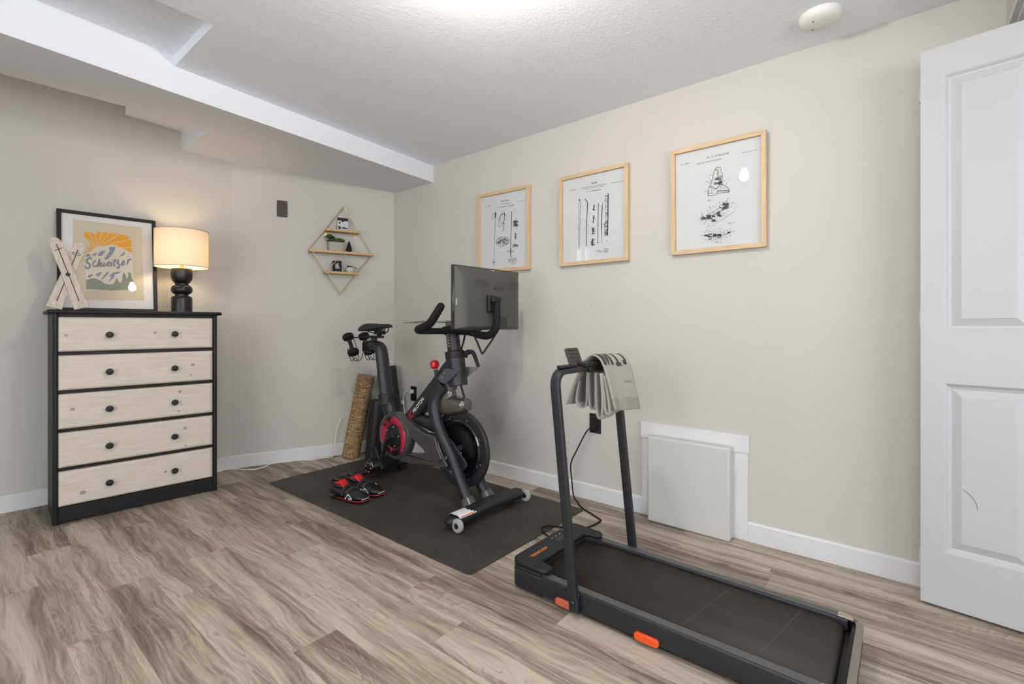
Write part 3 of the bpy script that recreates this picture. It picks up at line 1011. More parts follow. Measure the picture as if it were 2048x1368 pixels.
shelf()
t = thing('photo_card', 'small black-topped card with four snowy photos on the top board of the diamond shelf', 'card', onB(.76, 1.779, .05))
LNC = .12
PC = lambda a, b, o=0: onB(.718+a, 1.7792+b, .062-b*LNC+o)
m = MB(); m.box(0, .082, 0, .1, -.0012, 0, lambda a, b, c: PC(a, b, c)); cd_ = m.build('card', PAP, t)
d = Draw(lambda a, b: PC(a, b, .0004)); d.poly([(0, .076), (.082, .076), (.082, .1), (0, .1)]); d.poly([(.03, .068), (.052, .068), (.052, .077), (.03, .077)]); d.build('header', PRD, cd_)
d = Draw(lambda a, b: PC(a, b, .0006))
d.poly([(.006, .008), (.028, .008), (.028, .026), (.006, .036)]); d.poly([(.01, .052), (.024, .05), (.024, .066), (.01, .066)])
d.poly([(.034, .012), (.078, .012), (.078, .022), (.058, .021), (.054, .036), (.05, .022), (.044, .03), (.034, .02)]); d.build('photo', plain('navy_print', (44, 50, 72), .6), cd_)
d = Draw(lambda a, b: PC(a, b, .0005)); d.poly([(.034, .012), (.078, .012), (.078, .066), (.034, .066)]); d.build('sky_photo', plain('pale_photo_blue', (196, 206, 214), .6), cd_)


def succulent(m, c, r, n, layers, seed, tall=1.0):
    rnd = random.Random(seed)
    for L in range(layers):
        k = n-L
        for i in range(k):
            a = 2*pi*i/k+L*.5+rnd.uniform(-.2, .2); el = .15+L*(1.2/layers)+rnd.uniform(-.1, .1)
            ln = r*(1-.12*L)*rnd.uniform(.8, 1.1)
            d = V((cos(a)*cos(el), sin(a)*cos(el), sin(el)*tall)); u = d.cross(Z).normalized(); w = u.cross(d)
            prof = [(0, .12), (.25, .26), (.6, .36), (.85, .24), (1, .02)]
            rings = []
            for q, ww in prof:
                p = c+d*(ln*q)+Z*(-.12*ln*q*q)
                rings.append([p+(u*cos(x)*ww+w*sin(x)*ww*.45)*ln for x in [2*pi*j/7 for j in range(7)]])
            m.loft(rings)
    return m


c = onB(.705, 1.6093, .05)
t = thing('potted_succulent', 'bushy green succulent in a square grey pot on the middle shelf board', 'potted plant', c)
m = MB(); rings = []
for w, z in ((.05, 0), (.054, .002), (.056, .07), (.052, .07), (.05, .06)):
    rings.append([c+DB*a+NB*b*.72+Z*z for a, b in rrect(2*w, 2*w, .012, 3)])
m.loft(rings); m.build('pot', CONC, t)
m = MB()
for i, (a, b, z) in enumerate(((-.03, 0, .074), (.005, .02, .072), (.035, 0, .075), (-.045, .015, .1), (.03, -.02, .085))):
    succulent(m, c+DB*a+NB*b+Z*(z+.004), .044, 8, 3, i)
m.build('leaves', LEAF, t)
c = onB(.808, 1.6093, .05)
t = thing('bottlebrush_tree', 'tiny black toy tree beside the square grey pot', 'tree ornament', c)
m = MB(); m.cyl(c, c+Z*.006, .016, n=16); m.build('stand', TREEB, t)
m = MB(); rnd = random.Random(4)
m.lathe([(.006, .006), (.023, .012), (.020, .03), (.014, .055), (.007, .08), (0, .093)], c, n=14)
for i in range(150):
    q = rnd.random(); a = rnd.uniform(0, 2*pi); r = .026*(1-q)+.003; z = .012+q*.078
    m.cyl(c+V((r*.7*cos(a), r*.7*sin(a), z)), c+V((r*cos(a), r*sin(a), z+.003)), .0012, .0004, n=4)
m.build('branches', TREEB, t)
c = onB(.716, 1.4503, .052)
t = thing('candle_jar', 'black candle jar with white lettering on the lowest board of the diamond shelf', 'candle', c)
m = MB(); m.lathe([(0, 0), (.034, 0), (.0355, .003), (.0355, .068), (.034, .07), (0, .07)], c, n=36); jr = m.build('jar', BGL, t)
m = MB(); m.lathe([(.0335, .07), (.0335, .073), (.0362, .074), (.0362, .083), (.034, .085), (0, .085)], c, n=36); m.build('lid', BPL, t)


def onjar(a, b):
    q = a/.0359
    return c+NB*(.0359*cos(q))+DB*(.0359*sin(q))+Z*b


d = Draw(onjar); d.text('Star', 0, .0375, .0085, bold=.02, width=.028); d.text('Lodge', 0, .0245, .0085, bold=.02, width=.034); d.text('Co', 0, .053, .004)
d.poly([(.003*cos(x), .062+.003*sin(x)) for x in [i*pi/4 for i in range(8)]]); d.build('lettering', PRW, jr)
c = onB(.815, 1.4503, .052)
t = thing('potted_succulent', 'small dark succulent in a round white pot beside the black candle', 'potted plant', c)
m = MB(); m.lathe([(0, 0), (.026, 0), (.034, .008), (.037, .022), (.034, .038), (.031, .04), (.029, .036), (0, .034)], c, n=32); m.build('pot', POTW, t)
m = MB(); succulent(m, c+Z*.038+DB*-.004, .034, 7, 4, 9, 1.1); succulent(m, c+Z*.036+DB*.022, .03, 5, 2, 12); m.build('leaves', LEAFD, t)

# ------------------------------------------------------------------ three framed patent prints on the right wall
def print_frame(label, yl, yr, z0, z1, tilt, drawfn, title, slant=0):
    """yl > yr: left and right edge seen from the room; slant lowers the right end"""
    bw, th = .022, .028
    W, H = yl-yr, z1-z0
    base = V((XB-.0015, yl, z0))
    n = V((-cos(tilt), 0, -sin(tilt))); vv = V((-sin(tilt), 0, cos(tilt)))
    u = V((0, -1, -slant)).normalized()
    P = lambda a, b, o=0: base+u*a+vv*b+n*o
    t = thing('framed_print', label, 'framed print', base, 0, 'framed prints on the right wall')
    for nm, mt, q in (('frame_rail', OAKH, ((bw, W-bw, 0, bw), (bw, W-bw, H-bw, H))), ('frame_stile', OAKV, ((0, bw, 0, H), (W-bw, W, 0, H)))):
        for a0, a1, b0, b1 in q:
            m = MB()
            if nm == 'frame_rail':
                if b0 == 0: pg = [(0, 0), (W, 0), (W-bw, bw), (bw, bw)]
                else: pg = [(bw, H-bw), (W-bw, H-bw), (W, H), (0, H)]
            else:
                if a0 == 0: pg = [(0, 0), (bw, bw), (bw, H-bw), (0, H)]
                else: pg = [(W-bw, bw), (W, 0), (W, H), (W-bw, H-bw)]
            m.prism(pg, P, 0, th); m.build(nm, mt, t, bevel=.0012)
    m = MB(); m.box(.008, W-.008, .008, H-.008, .006, .012, P); pa = m.build('print', PAP, t)
    p0 = P(0, 0, .0125)
    tr = lambda x, y: on_plane(x, y, p0, n)
    drawfn(tr, pa)
    m = MB(); m.flat([(bw-.002, bw-.002), (W-bw+.002, bw-.002), (W-bw+.002, H-bw+.002), (bw-.002, H-bw+.002)], lambda a, b: P(a, b, .017)); m.build('glass', GLASS, t)


def marks(d, pts, sx, sy, seed, h=9, sl=-.2):
    """small reference numerals scattered at given spots"""
    rnd = random.Random(seed)
    for x, y in pts: d.text(str(rnd.randint(10, 29)), x, y+h/2, h, dx=(1, sl), dy=(.15, -1))


def hatch(d, x0, y0, x1, y1, n, w, seed):
    rnd = random.Random(seed)
    for i in range(n):
        x = rnd.uniform(x0, x1); y = rnd.uniform(y0, y1); a = rnd.uniform(-1, 1); l = rnd.uniform(.15, .4)*min(x1-x0, y1-y0)+3
        d.line([(x-cos(a)*l, y-sin(a)*l), (x+cos(a)*l, y+sin(a)*l)], w*rnd.uniform(.6, 1.5))


def d_poles(tr, pa):
    d = Draw(lambda a, b: tr(940+a/6.84, 360+b/6.84))
    T = lambda s, a, b, h, w=None: d.text(s, a, b, h, dx=(1, -.16), dy=(0, -1), width=w, bold=.01)
    T('SKI POLE', 482, 293, 20, 105); T('SKI POLE BASKET', 482, 328, 9, 130); T('E. H. SCHERER, J. F. SCHERER', 482, 366, 11, 245)
    T('No. 2,458', 240, 365, 10, 66); T('November 22, 1949', 716, 290, 10, 125)
    # left pole with wrist strap
    d.line([(352, 440), (346, 520), (338, 800), (326, 1165)], 4); d.line([(345, 438), (320, 455), (300, 500), (298, 530), (312, 532), (338, 500), (350, 450)], 4, 5)
    d.line([(342, 440), (356, 440), (354, 515), (340, 515)], 6, closed=True); d.line([(300, 1122), (358, 1128)], 5); d.line([(326, 1105), (326, 1150)], 8)
    # strap detail
    d.line([(455, 455), (420, 480), (395, 550), (390, 620), (402, 642), (422, 632), (424, 590), (408, 540), (420, 490), (450, 460)], 4.5, 5)
    d.line([(462, 445), (474, 490), (472, 545), (456, 600), (455, 700)], 6, 4); d.line([(470, 445), (480, 490)], 9); d.line([(440, 592), (474, 600)], 7); d.line([(450, 450), (452, 520), (450, 600)], 3, 4)
    # shaft
    d.line([(572, 432), (562, 700), (552, 1055)], 7); d.line([(556, 432), (574, 432)], 4); d.line([(500, 980), (600, 972)], 8); d.line([(556, 935), (554, 1010)], 12)
    for y in (495, 940, 1005, 1030, 1052): d.line([(570-(y-430)*.02, y), (590-(y-430)*.02, y-4)], 3)
    # ring basket
    E = lambda k, kx=1: [(445+k*88*cos(q)*kx, 838+k*62*sin(q)-k*10*cos(q)) for q in [i*2*pi/28 for i in range(28)]]
    d.line(E(1), 4.5, closed=True); d.line(E(.3), 5, closed=True)
    for a, b in (((360, 848), (420, 850)), ((470, 830), (532, 820)), ((430, 780), (436, 822)), ((455, 852), (452, 898)), ((395, 800), (430, 830)), ((500, 875), (462, 848)), ((375, 860), (425, 868)), ((470, 815), (515, 810))): d.line([a, b], 6)
    hatch(d, 380, 800, 510, 875, 30, 3.5, 3); hatch(d, 605, 560, 650, 635, 40, 5, 4); hatch(d, 612, 730, 630, 815, 22, 4, 5); hatch(d, 580, 875, 655, 912, 24, 5, 6)
    d.line([(608, 560), (650, 556), (648, 610), (624, 640), (606, 610)], 5, closed=True); d.line([(612, 730), (630, 730), (626, 790), (621, 815), (615, 790)], 4, closed=True); d.line([(585, 582), (606, 580)], 5)
    for s, x, y in (('FIG.2', 460, 428), ('FIG.1', 600, 412), ('FIG.3', 630, 540), ('FIG.4', 616, 708), ('FIG.5', 614, 855), ('FIG.6', 420, 922)): d.text(s, x, y, 9, dx=(1, -.16), dy=(0, -1))
    marks(d, [(368, 440), (584, 612), (650, 770), (590, 560), (510, 960), (600, 955), (570, 1052), (370, 1112)], 1, 1, 2, 7)
    for i, y in enumerate((1075, 1090, 1105)): d.line([(522+i*4, y+8), (580, y+2), (640, y-4)], 5)
    d.line([(525, 1130), (545, 1118), (560, 1138), (585, 1118), (605, 1132), (640, 1112)], 4, 4); d.line([(565, 1152), (612, 1146)], 4)
    d.build('line_print', PRD, pa)


def d_skis(tr, pa):
    d = Draw(lambda a, b: tr(1110+a/5.947, 315+b/5.947))
    T = lambda s, a, b, h, w=None: d.text(s, a, b, h, dx=(1, -.17), dy=(0, -1), width=w, bold=.012)
    T('SKIIS', 465, 312, 20, 70); T('COMPOSITE SKI AND THE PROCESS', 462, 343, 9, 300); T('OF MAKING AND USING THEREOF', 464, 363, 9, 250); T('R. C. ANDERSON', 465, 400, 13, 175)
    T('No. 1,565,069', 205, 394, 10, 78); T('December 18, 1936', 745, 296, 10, 150)
    d.line([(292, 495), (300, 530), (298, 700), (291, 1100)], 3.5, 4); d.line([(291, 495), (282, 535), (284, 700), (276, 1100)], 3.5, 4); d.line([(292, 490), (292, 520)], 7)
    d.line([(352, 488), (372, 508), (388, 540), (384, 620), (376, 800), (372, 1050)], 8, 5); d.line([(366, 506), (382, 540), (379, 620)], 3, 4)
    d.line([(517, 540), (512, 700), (508, 1015)], 7); d.line([(500, 1018), (526, 1014)], 4); d.line([(510, 565), (524, 560)], 4)
    d.line([(564, 530), (560, 600), (552, 800), (554, 1020)], lambda q: 3+8*sin(pi*q))
    d.line([(600, 436), (636, 428), (634, 700), (626, 935), (592, 935), (598, 700)], 4, closed=True); d.line([(630, 430), (628, 700), (622, 930)], 9)
    hatch(d, 602, 450, 630, 920, 34, 4, 8); hatch(d, 590, 750, 630, 930, 30, 4, 9)
    for x, y0, y1, w in ((461, 548, 636, 14), (457, 690, 775, 14), (452, 830, 912, 22), (446, 965, 1050, 30)):
        d.line([(x, y0), (x-2, y1)], w*.5); hatch(d, x-w*.6, y0, x+w*.6, y1, 16, 4, int(x))
    marks(d, [(274, 580), (310, 578), (274, 634), (312, 630), (274, 725), (310, 732), (276, 765), (310, 762), (274, 850), (318, 846), (276, 930), (304, 938), (316, 1000), (352, 510), (370, 575), (364, 760), (360, 845), (390, 870), (392, 905), (532, 574), (478, 620), (442, 690), (440, 768), (434, 830), (440, 905)], 1, 1, 5, 9)
    for s, x, y in (('Fig.1', 486, 566), ('Fig.2', 482, 706), ('Fig.3', 480, 866), ('Fig.4', 476, 1010), ('Fig.5', 402, 790), ('Fig.6', 524, 790), ('Fig.7', 572, 775), ('Fig.8', 620, 980)): d.text(s, x, y+16, 9, dx=(0, -1), dy=(-1, 0))
    for i, y in enumerate((1085, 1105, 1122)): d.line([(582, y+8), (632, y-2)], 5)
    d.line([(485, 1112), (505, 1104), (520, 1112), (540, 1106)], 4, 4); d.line([(495, 1132), (525, 1122), (560, 1120), (582, 1112)], 4, 4)
    d.build('line_print', PRD, pa)


def d_boot(tr, pa):
    d = Draw(lambda a, b: tr(1330+a/8.904, 255+b/8.904))
    T = lambda s, a, b, h, w=None: d.text(s, a, b, h, dx=(1, -.21), dy=(0, -1), width=w, bold=.012)
    T('D. C. STELLINE', 945, 510, 30, 390); T('BUCKLED SNOW FASTENERS', 790, 614, 20, 440); T('No. 108065', 360, 660, 18, 155); T('November 21, 1938', 1500, 430, 16, 260)
    # boot
    d.line([(905, 715), (985, 710), (998, 730), (996, 790), (1015, 805), (1026, 850), (1020, 875), (940, 872), (930, 850), (935, 770), (918, 745), (895, 745)], 9, closed=True)
    d.line([(893, 745), (878, 775), (835, 950), (800, 1045), (772, 1110), (765, 1210)], 9, 4); d.line([(890, 750), (940, 750), (955, 790), (962, 850), (1025, 862)], 7, 3)
    d.line([(1020, 875), (1015, 960), (985, 1005), (1060, 1030), (1128, 1080), (1145, 1120), (1135, 1150)], 9, 4)
    d.line([(800, 1045), (850, 1065), (900, 1092), (930, 1080), (985, 1008)], 11, 3)
    d.line([(765, 1210), (770, 1222), (900, 1200), (945, 1128), (1140, 1122), (1150, 1150), (1000, 1165), (925, 1172)], 9); d.line([(770, 1180), (890, 1168)], 5); d.line([(925, 1130), (1140, 1128)], 14)
    d.line([(868, 900), (965, 892), (1000, 900), (995, 930), (865, 935)], 6, closed=True); d.line([(862, 985), (950, 978), (985, 985), (940, 1010), (860, 1010)], 6, closed=True)
    hatch(d, 895, 895, 990, 932, 30, 7, 1); hatch(d, 880, 985, 960, 1010, 26, 7, 2); hatch(d, 958, 950, 1010, 1012, 26, 9, 3)
    d.line([(1000, 1020), (975, 1110)], 6); d.line([(1030, 1040), (1020, 1115)], 6); d.line([(1070, 1050), (1060, 1110)], 5); d.line([(1100, 1062), (1110, 1112)], 5)
    d.line([(790, 1060), (835, 1075), (830, 1170)], 5); d.line([(772, 1110), (772, 1210)], 5)
    for a, b in (((805, 850), (858, 850)), ((790, 920), (830, 955)), ((735, 972), (800, 965)), ((770, 1000), (825, 990)), ((690, 1138), (765, 1135)), ((1030, 975), (1080, 940)), ((1060, 1035), (1110, 1000))): d.line([a, b], 5)
    marks(d, [(795, 850), (785, 900), (728, 972), (1128, 915), (1110, 990), (862, 1115), (866, 1045)], 1, 1, 4, 18)
    O = 1157.5
    # exploded binding
    Q = lambda pts: [(x, y+O) for x, y in pts]
    d.line(Q([(765, 395), (1000, 265), (1050, 300), (820, 420)]), 7, closed=True); d.line(Q([(820, 420), (1040, 302)]), 12); d.line(Q([(955, 245), (1010, 215), (1090, 245), (1030, 285)]), 7, closed=True)
    d.line(Q([(955, 248), (1025, 288), (1030, 325)]), 14); d.line(Q([(760, 400), (800, 440)]), 14)
    for pts in ([(1035, 205), (1090, 175), (1130, 205), (1080, 240)], [(1060, 260), (1110, 235), (1120, 285), (1075, 300)], [(600, 490), (690, 440), (760, 440), (680, 495)]): d.line(Q(pts), 6, closed=True)
    for x0, y0, x1, y1, n in ((740, 400, 830, 470, 34), (1040, 190, 1130, 290, 44), (930, 340, 980, 420, 30), (845, 410, 890, 440, 18), (835, 480, 890, 520, 22), (950, 400, 1010, 435, 18), (640, 425, 740, 490, 18)): hatch(d, x0, y0+O, x1, y1+O, n, 8, n)
    d.line(Q([(1020, 180), (1110, 138), (1235, 180), (1285, 235), (1225, 290), (1240, 330), (840, 610), (740, 530)]), 3); d.line(Q([(780, 490), (850, 560), (1230, 350)]), 3)
    for a, b in (((650, 385), (680, 415)), ((760, 320), (790, 360)), ((800, 275), (835, 325)), ((895, 245), (940, 300)), ((970, 180), (985, 225)), ((1115, 115), (1090, 180)), ((700, 540), (760, 480)), ((760, 610), (805, 600))): d.line(Q([a, b]), 5)
    marks(d, Q([(652, 380), (752, 315), (795, 268), (860, 248), (915, 205), (970, 168), (1115, 108), (1200, 190), (1180, 245), (1125, 330), (1045, 365), (1090, 378), (1045, 405), (860, 355), (920, 448), (915, 510), (650, 522), (702, 556), (745, 615)]), 1, 1, 6, 22)
    # assembled side view
    for x0, y0, x1, y1, n in ((860, 740, 915, 780, 34), (935, 740, 995, 780, 36), (700, 750, 760, 780, 16), (760, 770, 830, 800, 22), (1120, 700, 1160, 730, 14), (780, 735, 830, 760, 14)): hatch(d, x0, y0+O, x1, y1+O, n, 8, n+1)
    d.line(Q([(770, 820), (800, 835), (840, 815)]), 14, 4); d.line(Q([(930, 795), (960, 812), (995, 795)]), 14, 4); d.line(Q([(840, 795), (930, 795)]), 8); d.line(Q([(990, 715), (1050, 705), (1060, 740), (1000, 750)]), 7, closed=True)
    d.line(Q([(1060, 740), (1110, 735), (1190, 690)]), 6); d.line(Q([(1000, 765), (1110, 745)]), 6); d.line(Q([(680, 765), (740, 760), (780, 775)]), 6)
    marks(d, Q([(655, 762), (712, 710), (745, 675), (790, 695), (842, 690), (888, 668), (958, 645), (1000, 645), (920, 690), (975, 685), (1052, 672), (1100, 680), (1165, 650), (1218, 690), (1165, 768), (1092, 792), (1035, 800), (1003, 832), (920, 845), (880, 830), (845, 860), (762, 865), (725, 835)]), 1, 1, 8, 22)
    for s, x, y in (('FIG. 1', 805, 145), ('FIG. 2', 1170, 552), ('FIG. 3', 942, 890)): d.text(s, x, y+O+10, 32, dx=(1, -.12), dy=(.25, -1))
    d.build('line_print', PRD, pa)


print_frame('pale wood-framed ski pole print, nearest the corner, partly behind the bike screen', 2.345, 1.885, 1.402, 1.952, .002, d_poles, '', .02)
print_frame('pale wood-framed print of long skis, hanging between the other two prints', 1.650, 1.193, 1.392, 1.938, .006, d_skis, '')
print_frame('pale wood-framed ski boot print with the mirrored ceiling lamp, nearest the door', .949, .501, 1.397, 1.939, .016, d_boot, '')

# ------------------------------------------------------------------ rubber mat and exercise bike
t = thing('rubber_floor_mat', 'black rubber exercise mat lying under the exercise bike', 'floor mat', (1.87, 2.3, 0))
m = MB(); m.prism([(1.87+a, 2.303+b) for a, b in rrect(.915, 1.835, .025, 5)], lambda a, b, q: V((a, b, q)), .0004, .005); mt = m.build('mat', MATM, t, bevel=.0015)
d = Draw(lambda a, b: V((a, b, .0053)))
for r in (.03, .042): d.line([(1.53+r*cos(q), 1.53+r*sin(q)) for q in [i*pi/10 for i in range(17)]], .004)
d.build('embossed_mark', plain('mat_mark', (74, 71, 68), .6), mt)
MZ = .005
BX = 1.93
BK = thing('exercise_bike', 'black indoor exercise bike with red crank ring and a large screen, on the rubber mat', 'exercise bike', (BX, 2.27, MZ))
yz = lambda x: (lambda a, b, t=0: V((x+t, a, b)))


def loft_bar(name, path, w, h, y, cap=.03):
    """rounded stabiliser bar running across the bike"""
    m = MB(); rings = []
    for x, z, k in path:
        ring = []
        for i in range(16):
            a = 2*pi*i/16; ca, sa = cos(a), sin(a)
            ring.append(V((x, y+w*k*math.copysign(abs(ca)**.6, ca), z+h*k*math.copysign(abs(sa)**.8, sa))))
        rings.append(ring)
    m.loft(rings); return m.build(name, PWD, BK, smooth=50)


fs = loft_bar('front_stabilizer', [(1.69, .052, .97), (1.80, .058, 1), (1.88, .064, 1.05), (1.98, .064, 1.05), (2.06, .058, 1), (2.185, .052, .97)], .046, .026, 1.752)
for x0, x1 in ((1.69, 1.632), (2.185, 2.235)):
    m = MB(); rings = []
    for q in (0, .3, .6, .85, 1):
        k = math.sqrt(max(0, 1-q*q*.92)); x = x0+(x1-x0)*q
        rings.append([V((x, 1.764+.040*k*math.copysign(abs(cos(a))**.6, cos(a)), .05+.026*k*sin(a))) for a in [2*pi*i/14 for i in range(14)]])
    m.loft(rings); m.build('end_cap', BPL, BK, smooth=50)
for x, y in ((1.662, 1.712), (2.212, 1.716)):
    m = MB(); m.lathe([(.012, -.011), (.026, -.012), (.033, -.009), (.0355, 0), (.033, .009), (.026, .012), (.012, .011), (.012, -.011)], (x, y, MZ+.0357), (1, 0, 0), n=36); wh = m.build('transport_wheel', CLRW, BK, smooth=50)
    m = MB(); m.lathe([(0, -.013), (.014, -.012), (.014, .012), (0, .013)], (x, y, MZ+.0357), (1, 0, 0), n=20); m.build('hub', BPL, wh)
    for i in range(10):
        a = 2*pi*i/10
        MB().ball((x-.0115, y+.021*cos(a), MZ+.0357+.021*sin(a)), .0028, 6, 5).build('ball_mark', STEEL, wh)
    m = MB(); m.tube([(x, y, MZ+.036), (x, y+.03, .05)], .01, 10); m.build('wheel_fork', BPL, BK)
rs = loft_bar('rear_stabilizer', [(1.68, .046, 1), (1.80, .05, 1), (2.06, .05, 1), (2.18, .046, 1)], .040, .020, 2.812)
for x0, x1 in ((1.68, 1.634), (2.18, 2.226)):
    m = MB(); rings = []
    for q in (0, .4, .75, 1):
        k = math.sqrt(max(0, 1-q*q*.85)); x = x0+(x1-x0)*q
        rings.append([V((x, 2.812+.041*k*cos(a), .044+.021*k*sin(a)-.004*q)) for a in [2*pi*i/14 for i in range(14)]])
    m.loft(rings); m.build('end_cap', BPL, BK, smooth=50)
for x, y in ((1.72, 2.80), (2.14, 2.80), (1.74, 1.765), (2.14, 1.765)):
    m = MB(); m.cyl((x, y, MZ), (x, y, MZ+.010), .017, n=18); m.cyl((x, y, MZ+.010), (x, y, .045), .006, n=10); m.build('leveling_foot', RUB, BK)
# warning sticker wrapped on the front bar
for nm, mt_, x0, x1, b0, b1 in (('warning_sticker', PRW, .004, .122, .45, 2.6), ('orange_band', plain('orange_sticker', (206, 100, 48), .5), .012, .114, 2.30, 2.52)):
    d = Draw(lambda a, b, k=(.0006 if nm == 'warning_sticker' else .001): V((1.672+a, 1.752+.048*math.copysign(abs(cos(b))**.6, cos(b)), .055+k+.0262*abs(sin(b))**.8)))
    R = [b0+(b1-b0)*i/12 for i in range(13)]
    vs = [(d.mb.v(d.fn(x0, b)), d.mb.v(d.fn(x1, b))) for b in R]
    for i in range(12): d.mb.face([vs[i][0], vs[i][1], vs[i+1][1], vs[i+1][0]])
    d.build(nm, mt_, fs)
d = Draw(lambda a, b: V((1.672+a, 1.752+.048*math.copysign(abs(cos(b))**.6, cos(b)), .055+.0010+.0262*abs(sin(b))**.8)))
for i in range(9): d.line([(.03+.002*(i % 3), .85+i*.14), (.098-.006*(i % 2), .85+i*.14)], .004 if i else .01)
d.build('sticker_text', plain('sticker_grey', (170, 168, 166), .6), fs)

# floor beam from the rear bar to the crank, seat tube
m = MB(); m.prism([(2.83, .062), (2.78, .075), (2.66, .16), (2.53, .30), (2.44, .26), (2.58, .12), (2.70, .05), (2.79, .035)], yz(BX), -.032, .032); m.build('rear_strut', PWD, BK, bevel=.012, seg=3)
m = MB(); m.tube([(BX, 2.570, .36), (BX, 2.655, .52)], .047, 20, sx=.8); m.build('seat_tube', PWD, BK)
m = MB(); m.tube([(BX, 2.652, .505), (BX, 2.664, .578)], .056, 24, sx=.85); m.build('seat_collar', BPL, BK, bevel=.004)
m = MB(); m.cyl((BX+.03, 2.64, .548), (BX+.075, 2.636, .556), .010, n=12); m.tube([(BX+.07, 2.638, .565), (BX+.074, 2.635, .53), (BX+.074, 2.632, .478)], [.011, .010, .008], 10); m.build('seat_lever', BPL, BK)
pst = [(BX, 2.655, .55), (BX, 2.690, .72), (BX, 2.711, .83), (BX, 2.735, .882), (BX, 2.775, .894), (BX, 2.81, .893)]
m = MB(); m.tube(pst, .0465, 20, smooth=6, sx=.72, up=(1, 0, 0)); m.build('seat_post', PWD, BK)
d = Draw(lambda a, b: V((BX-.0338, 2.661+(b-.58)*.2+a, b)))
for i in range(26):
    z = .585+i*.0088; d.poly([(-.014, z), (-.008, z), (-.008, z+.005), (-.014, z+.005)])
m2 = d.mb
m2.build('tick_marks', PRW, BK, recalc=False)
m = MB(); m.sweep([(BX, 2.80, .885), (BX, 2.905, .885)], rrect(.052, .085, .02, 4), (0, 0, 1)); m.build('seat_slider', BPL, BK, bevel=.004)
m = MB(); m.obox((BX, 2.79, .953), (1, 0, 0), (0, 1, 0), (0, 0, 1), .022, .075, .008); m.cyl((BX, 2.745, .95), (BX, 2.735, .985), .016, n=14); m.obox((BX, 2.735, .982), (1, 0, 0), (0, 1, 0), (0, 0, 1), .026, .03, .012)
m.cyl((BX, 2.80, .90), (BX, 2.80, .95), .02, n=14); m.build('saddle_clamp', BPL, BK, bevel=.003)


def saddle():
    m = MB(); rings = []
    prof = [(2.605, .012, 1.018, 1.030), (2.625, .022, 1.014, 1.040), (2.66, .028, 1.012, 1.045), (2.71, .034, 1.012, 1.043), (2.75, .050, 1.006, 1.043), (2.79, .075, 1.000, 1.046), (2.82, .092, .994, 1.050), (2.85, .095, .988, 1.049), (2.872, .085, .99, 1.044), (2.885, .055, 1.0, 1.034)]
    for y, w, zb, zt in prof:
        ring = []
        for i in range(16):
            a = 2*pi*i/16; ca, sa = cos(a), sin(a); zm = (zb+zt)/2; h = (zt-zb)/2
            zz = zm+h*sa
            if sa > .6 and abs(ca) < .3: zz -= .006
            zz -= .022*abs(ca)**3*(w/.095)
            ring.append(V((BX+w*ca, y, zz)))
        rings.append(ring)
    m.loft(rings); s = m.build('saddle', plain('saddle_black', (30, 29, 32), .55, bump=.2, bs=500, bd=.0005), BK, sub=1, smooth=60)
    for sx in (-.02, .02):
        MB().tube([(BX+sx*.6, 2.655, 1.012), (BX+sx, 2.68, .985), (BX+sx, 2.75, .98), (BX+sx*1.6, 2.80, .984), (BX+sx*2, 2.84, 1.0)], .0038, 8, smooth=4).build('saddle_rail', BPL, s)


saddle()
# weight rack behind the saddle
for sx in (-.062, .062):
    x = BX+sx; yo = .085
    rk = MB()
    rk.tube([(BX+sx*.4, 2.80, .951), (x, 2.90, .948), (x, 2.99, .945)], .0045, 8, smooth=3)
    rk.tube([(x+.02, 2.985, .945), (x+.02, 2.947, .88), (x+.02, 2.920, .80), (x-.02, 2.920, .80), (x-.02, 2.965, .90), (x-.02, 2.985, .945)], .0028, 6, smooth=3)
    rk.tube([(x-.036, 2.965, .868), (x-.034, 2.950, .82), (x-.02, 2.935, .785), (x-.005, 2.920, .812), (x+.008, 2.905, .785), (x+.022, 2.885, .81), (x+.03, 2.885, .845)], .0026, 6, smooth=4)
    rk.tube([(x-.036, 2.965, .868), (x, 2.985, .872), (x+.03, 2.955, .868)], .0026, 6, smooth=3)
    rk.build('weight_rack', BPL, BK)


def dumbbell_at(x, label, first=[None]):
    if first[0] is None:
        t = thing('dumbbell', label, 'dumbbell', (0, 0, 0), 0, 'light dumbbells behind the bike saddle')
        a, b = V((0, .032, .052)), V((0, -.032, -.052)); ax = (b-a).normalized()
        m = MB(); m.cyl(a, b, .0135, n=16); m.build('handle', BPL, t, local=True)
        for c, s in ((a, -1), (b, 1)):
            m = MB(); m.lathe([(0, -.025), (.020, -.024), (.035, -.016), (.040, 0), (.035, .016), (.020, .024), (0, .025)], c, ax, n=24); m.build('head', RUB, t, local=True)
        t.location = (x, 2.973, .898); first[0] = t; return t
    return copy_thing(first[0], (x, 2.985, .900), 0, label)


dumbbell_at(BX-.070, 'small black dumbbell in the rack behind the saddle, the one nearer the chest of drawers')
dumbbell_at(BX+.064, 'small black dumbbell in the rack behind the saddle, the one beside the corner wall')

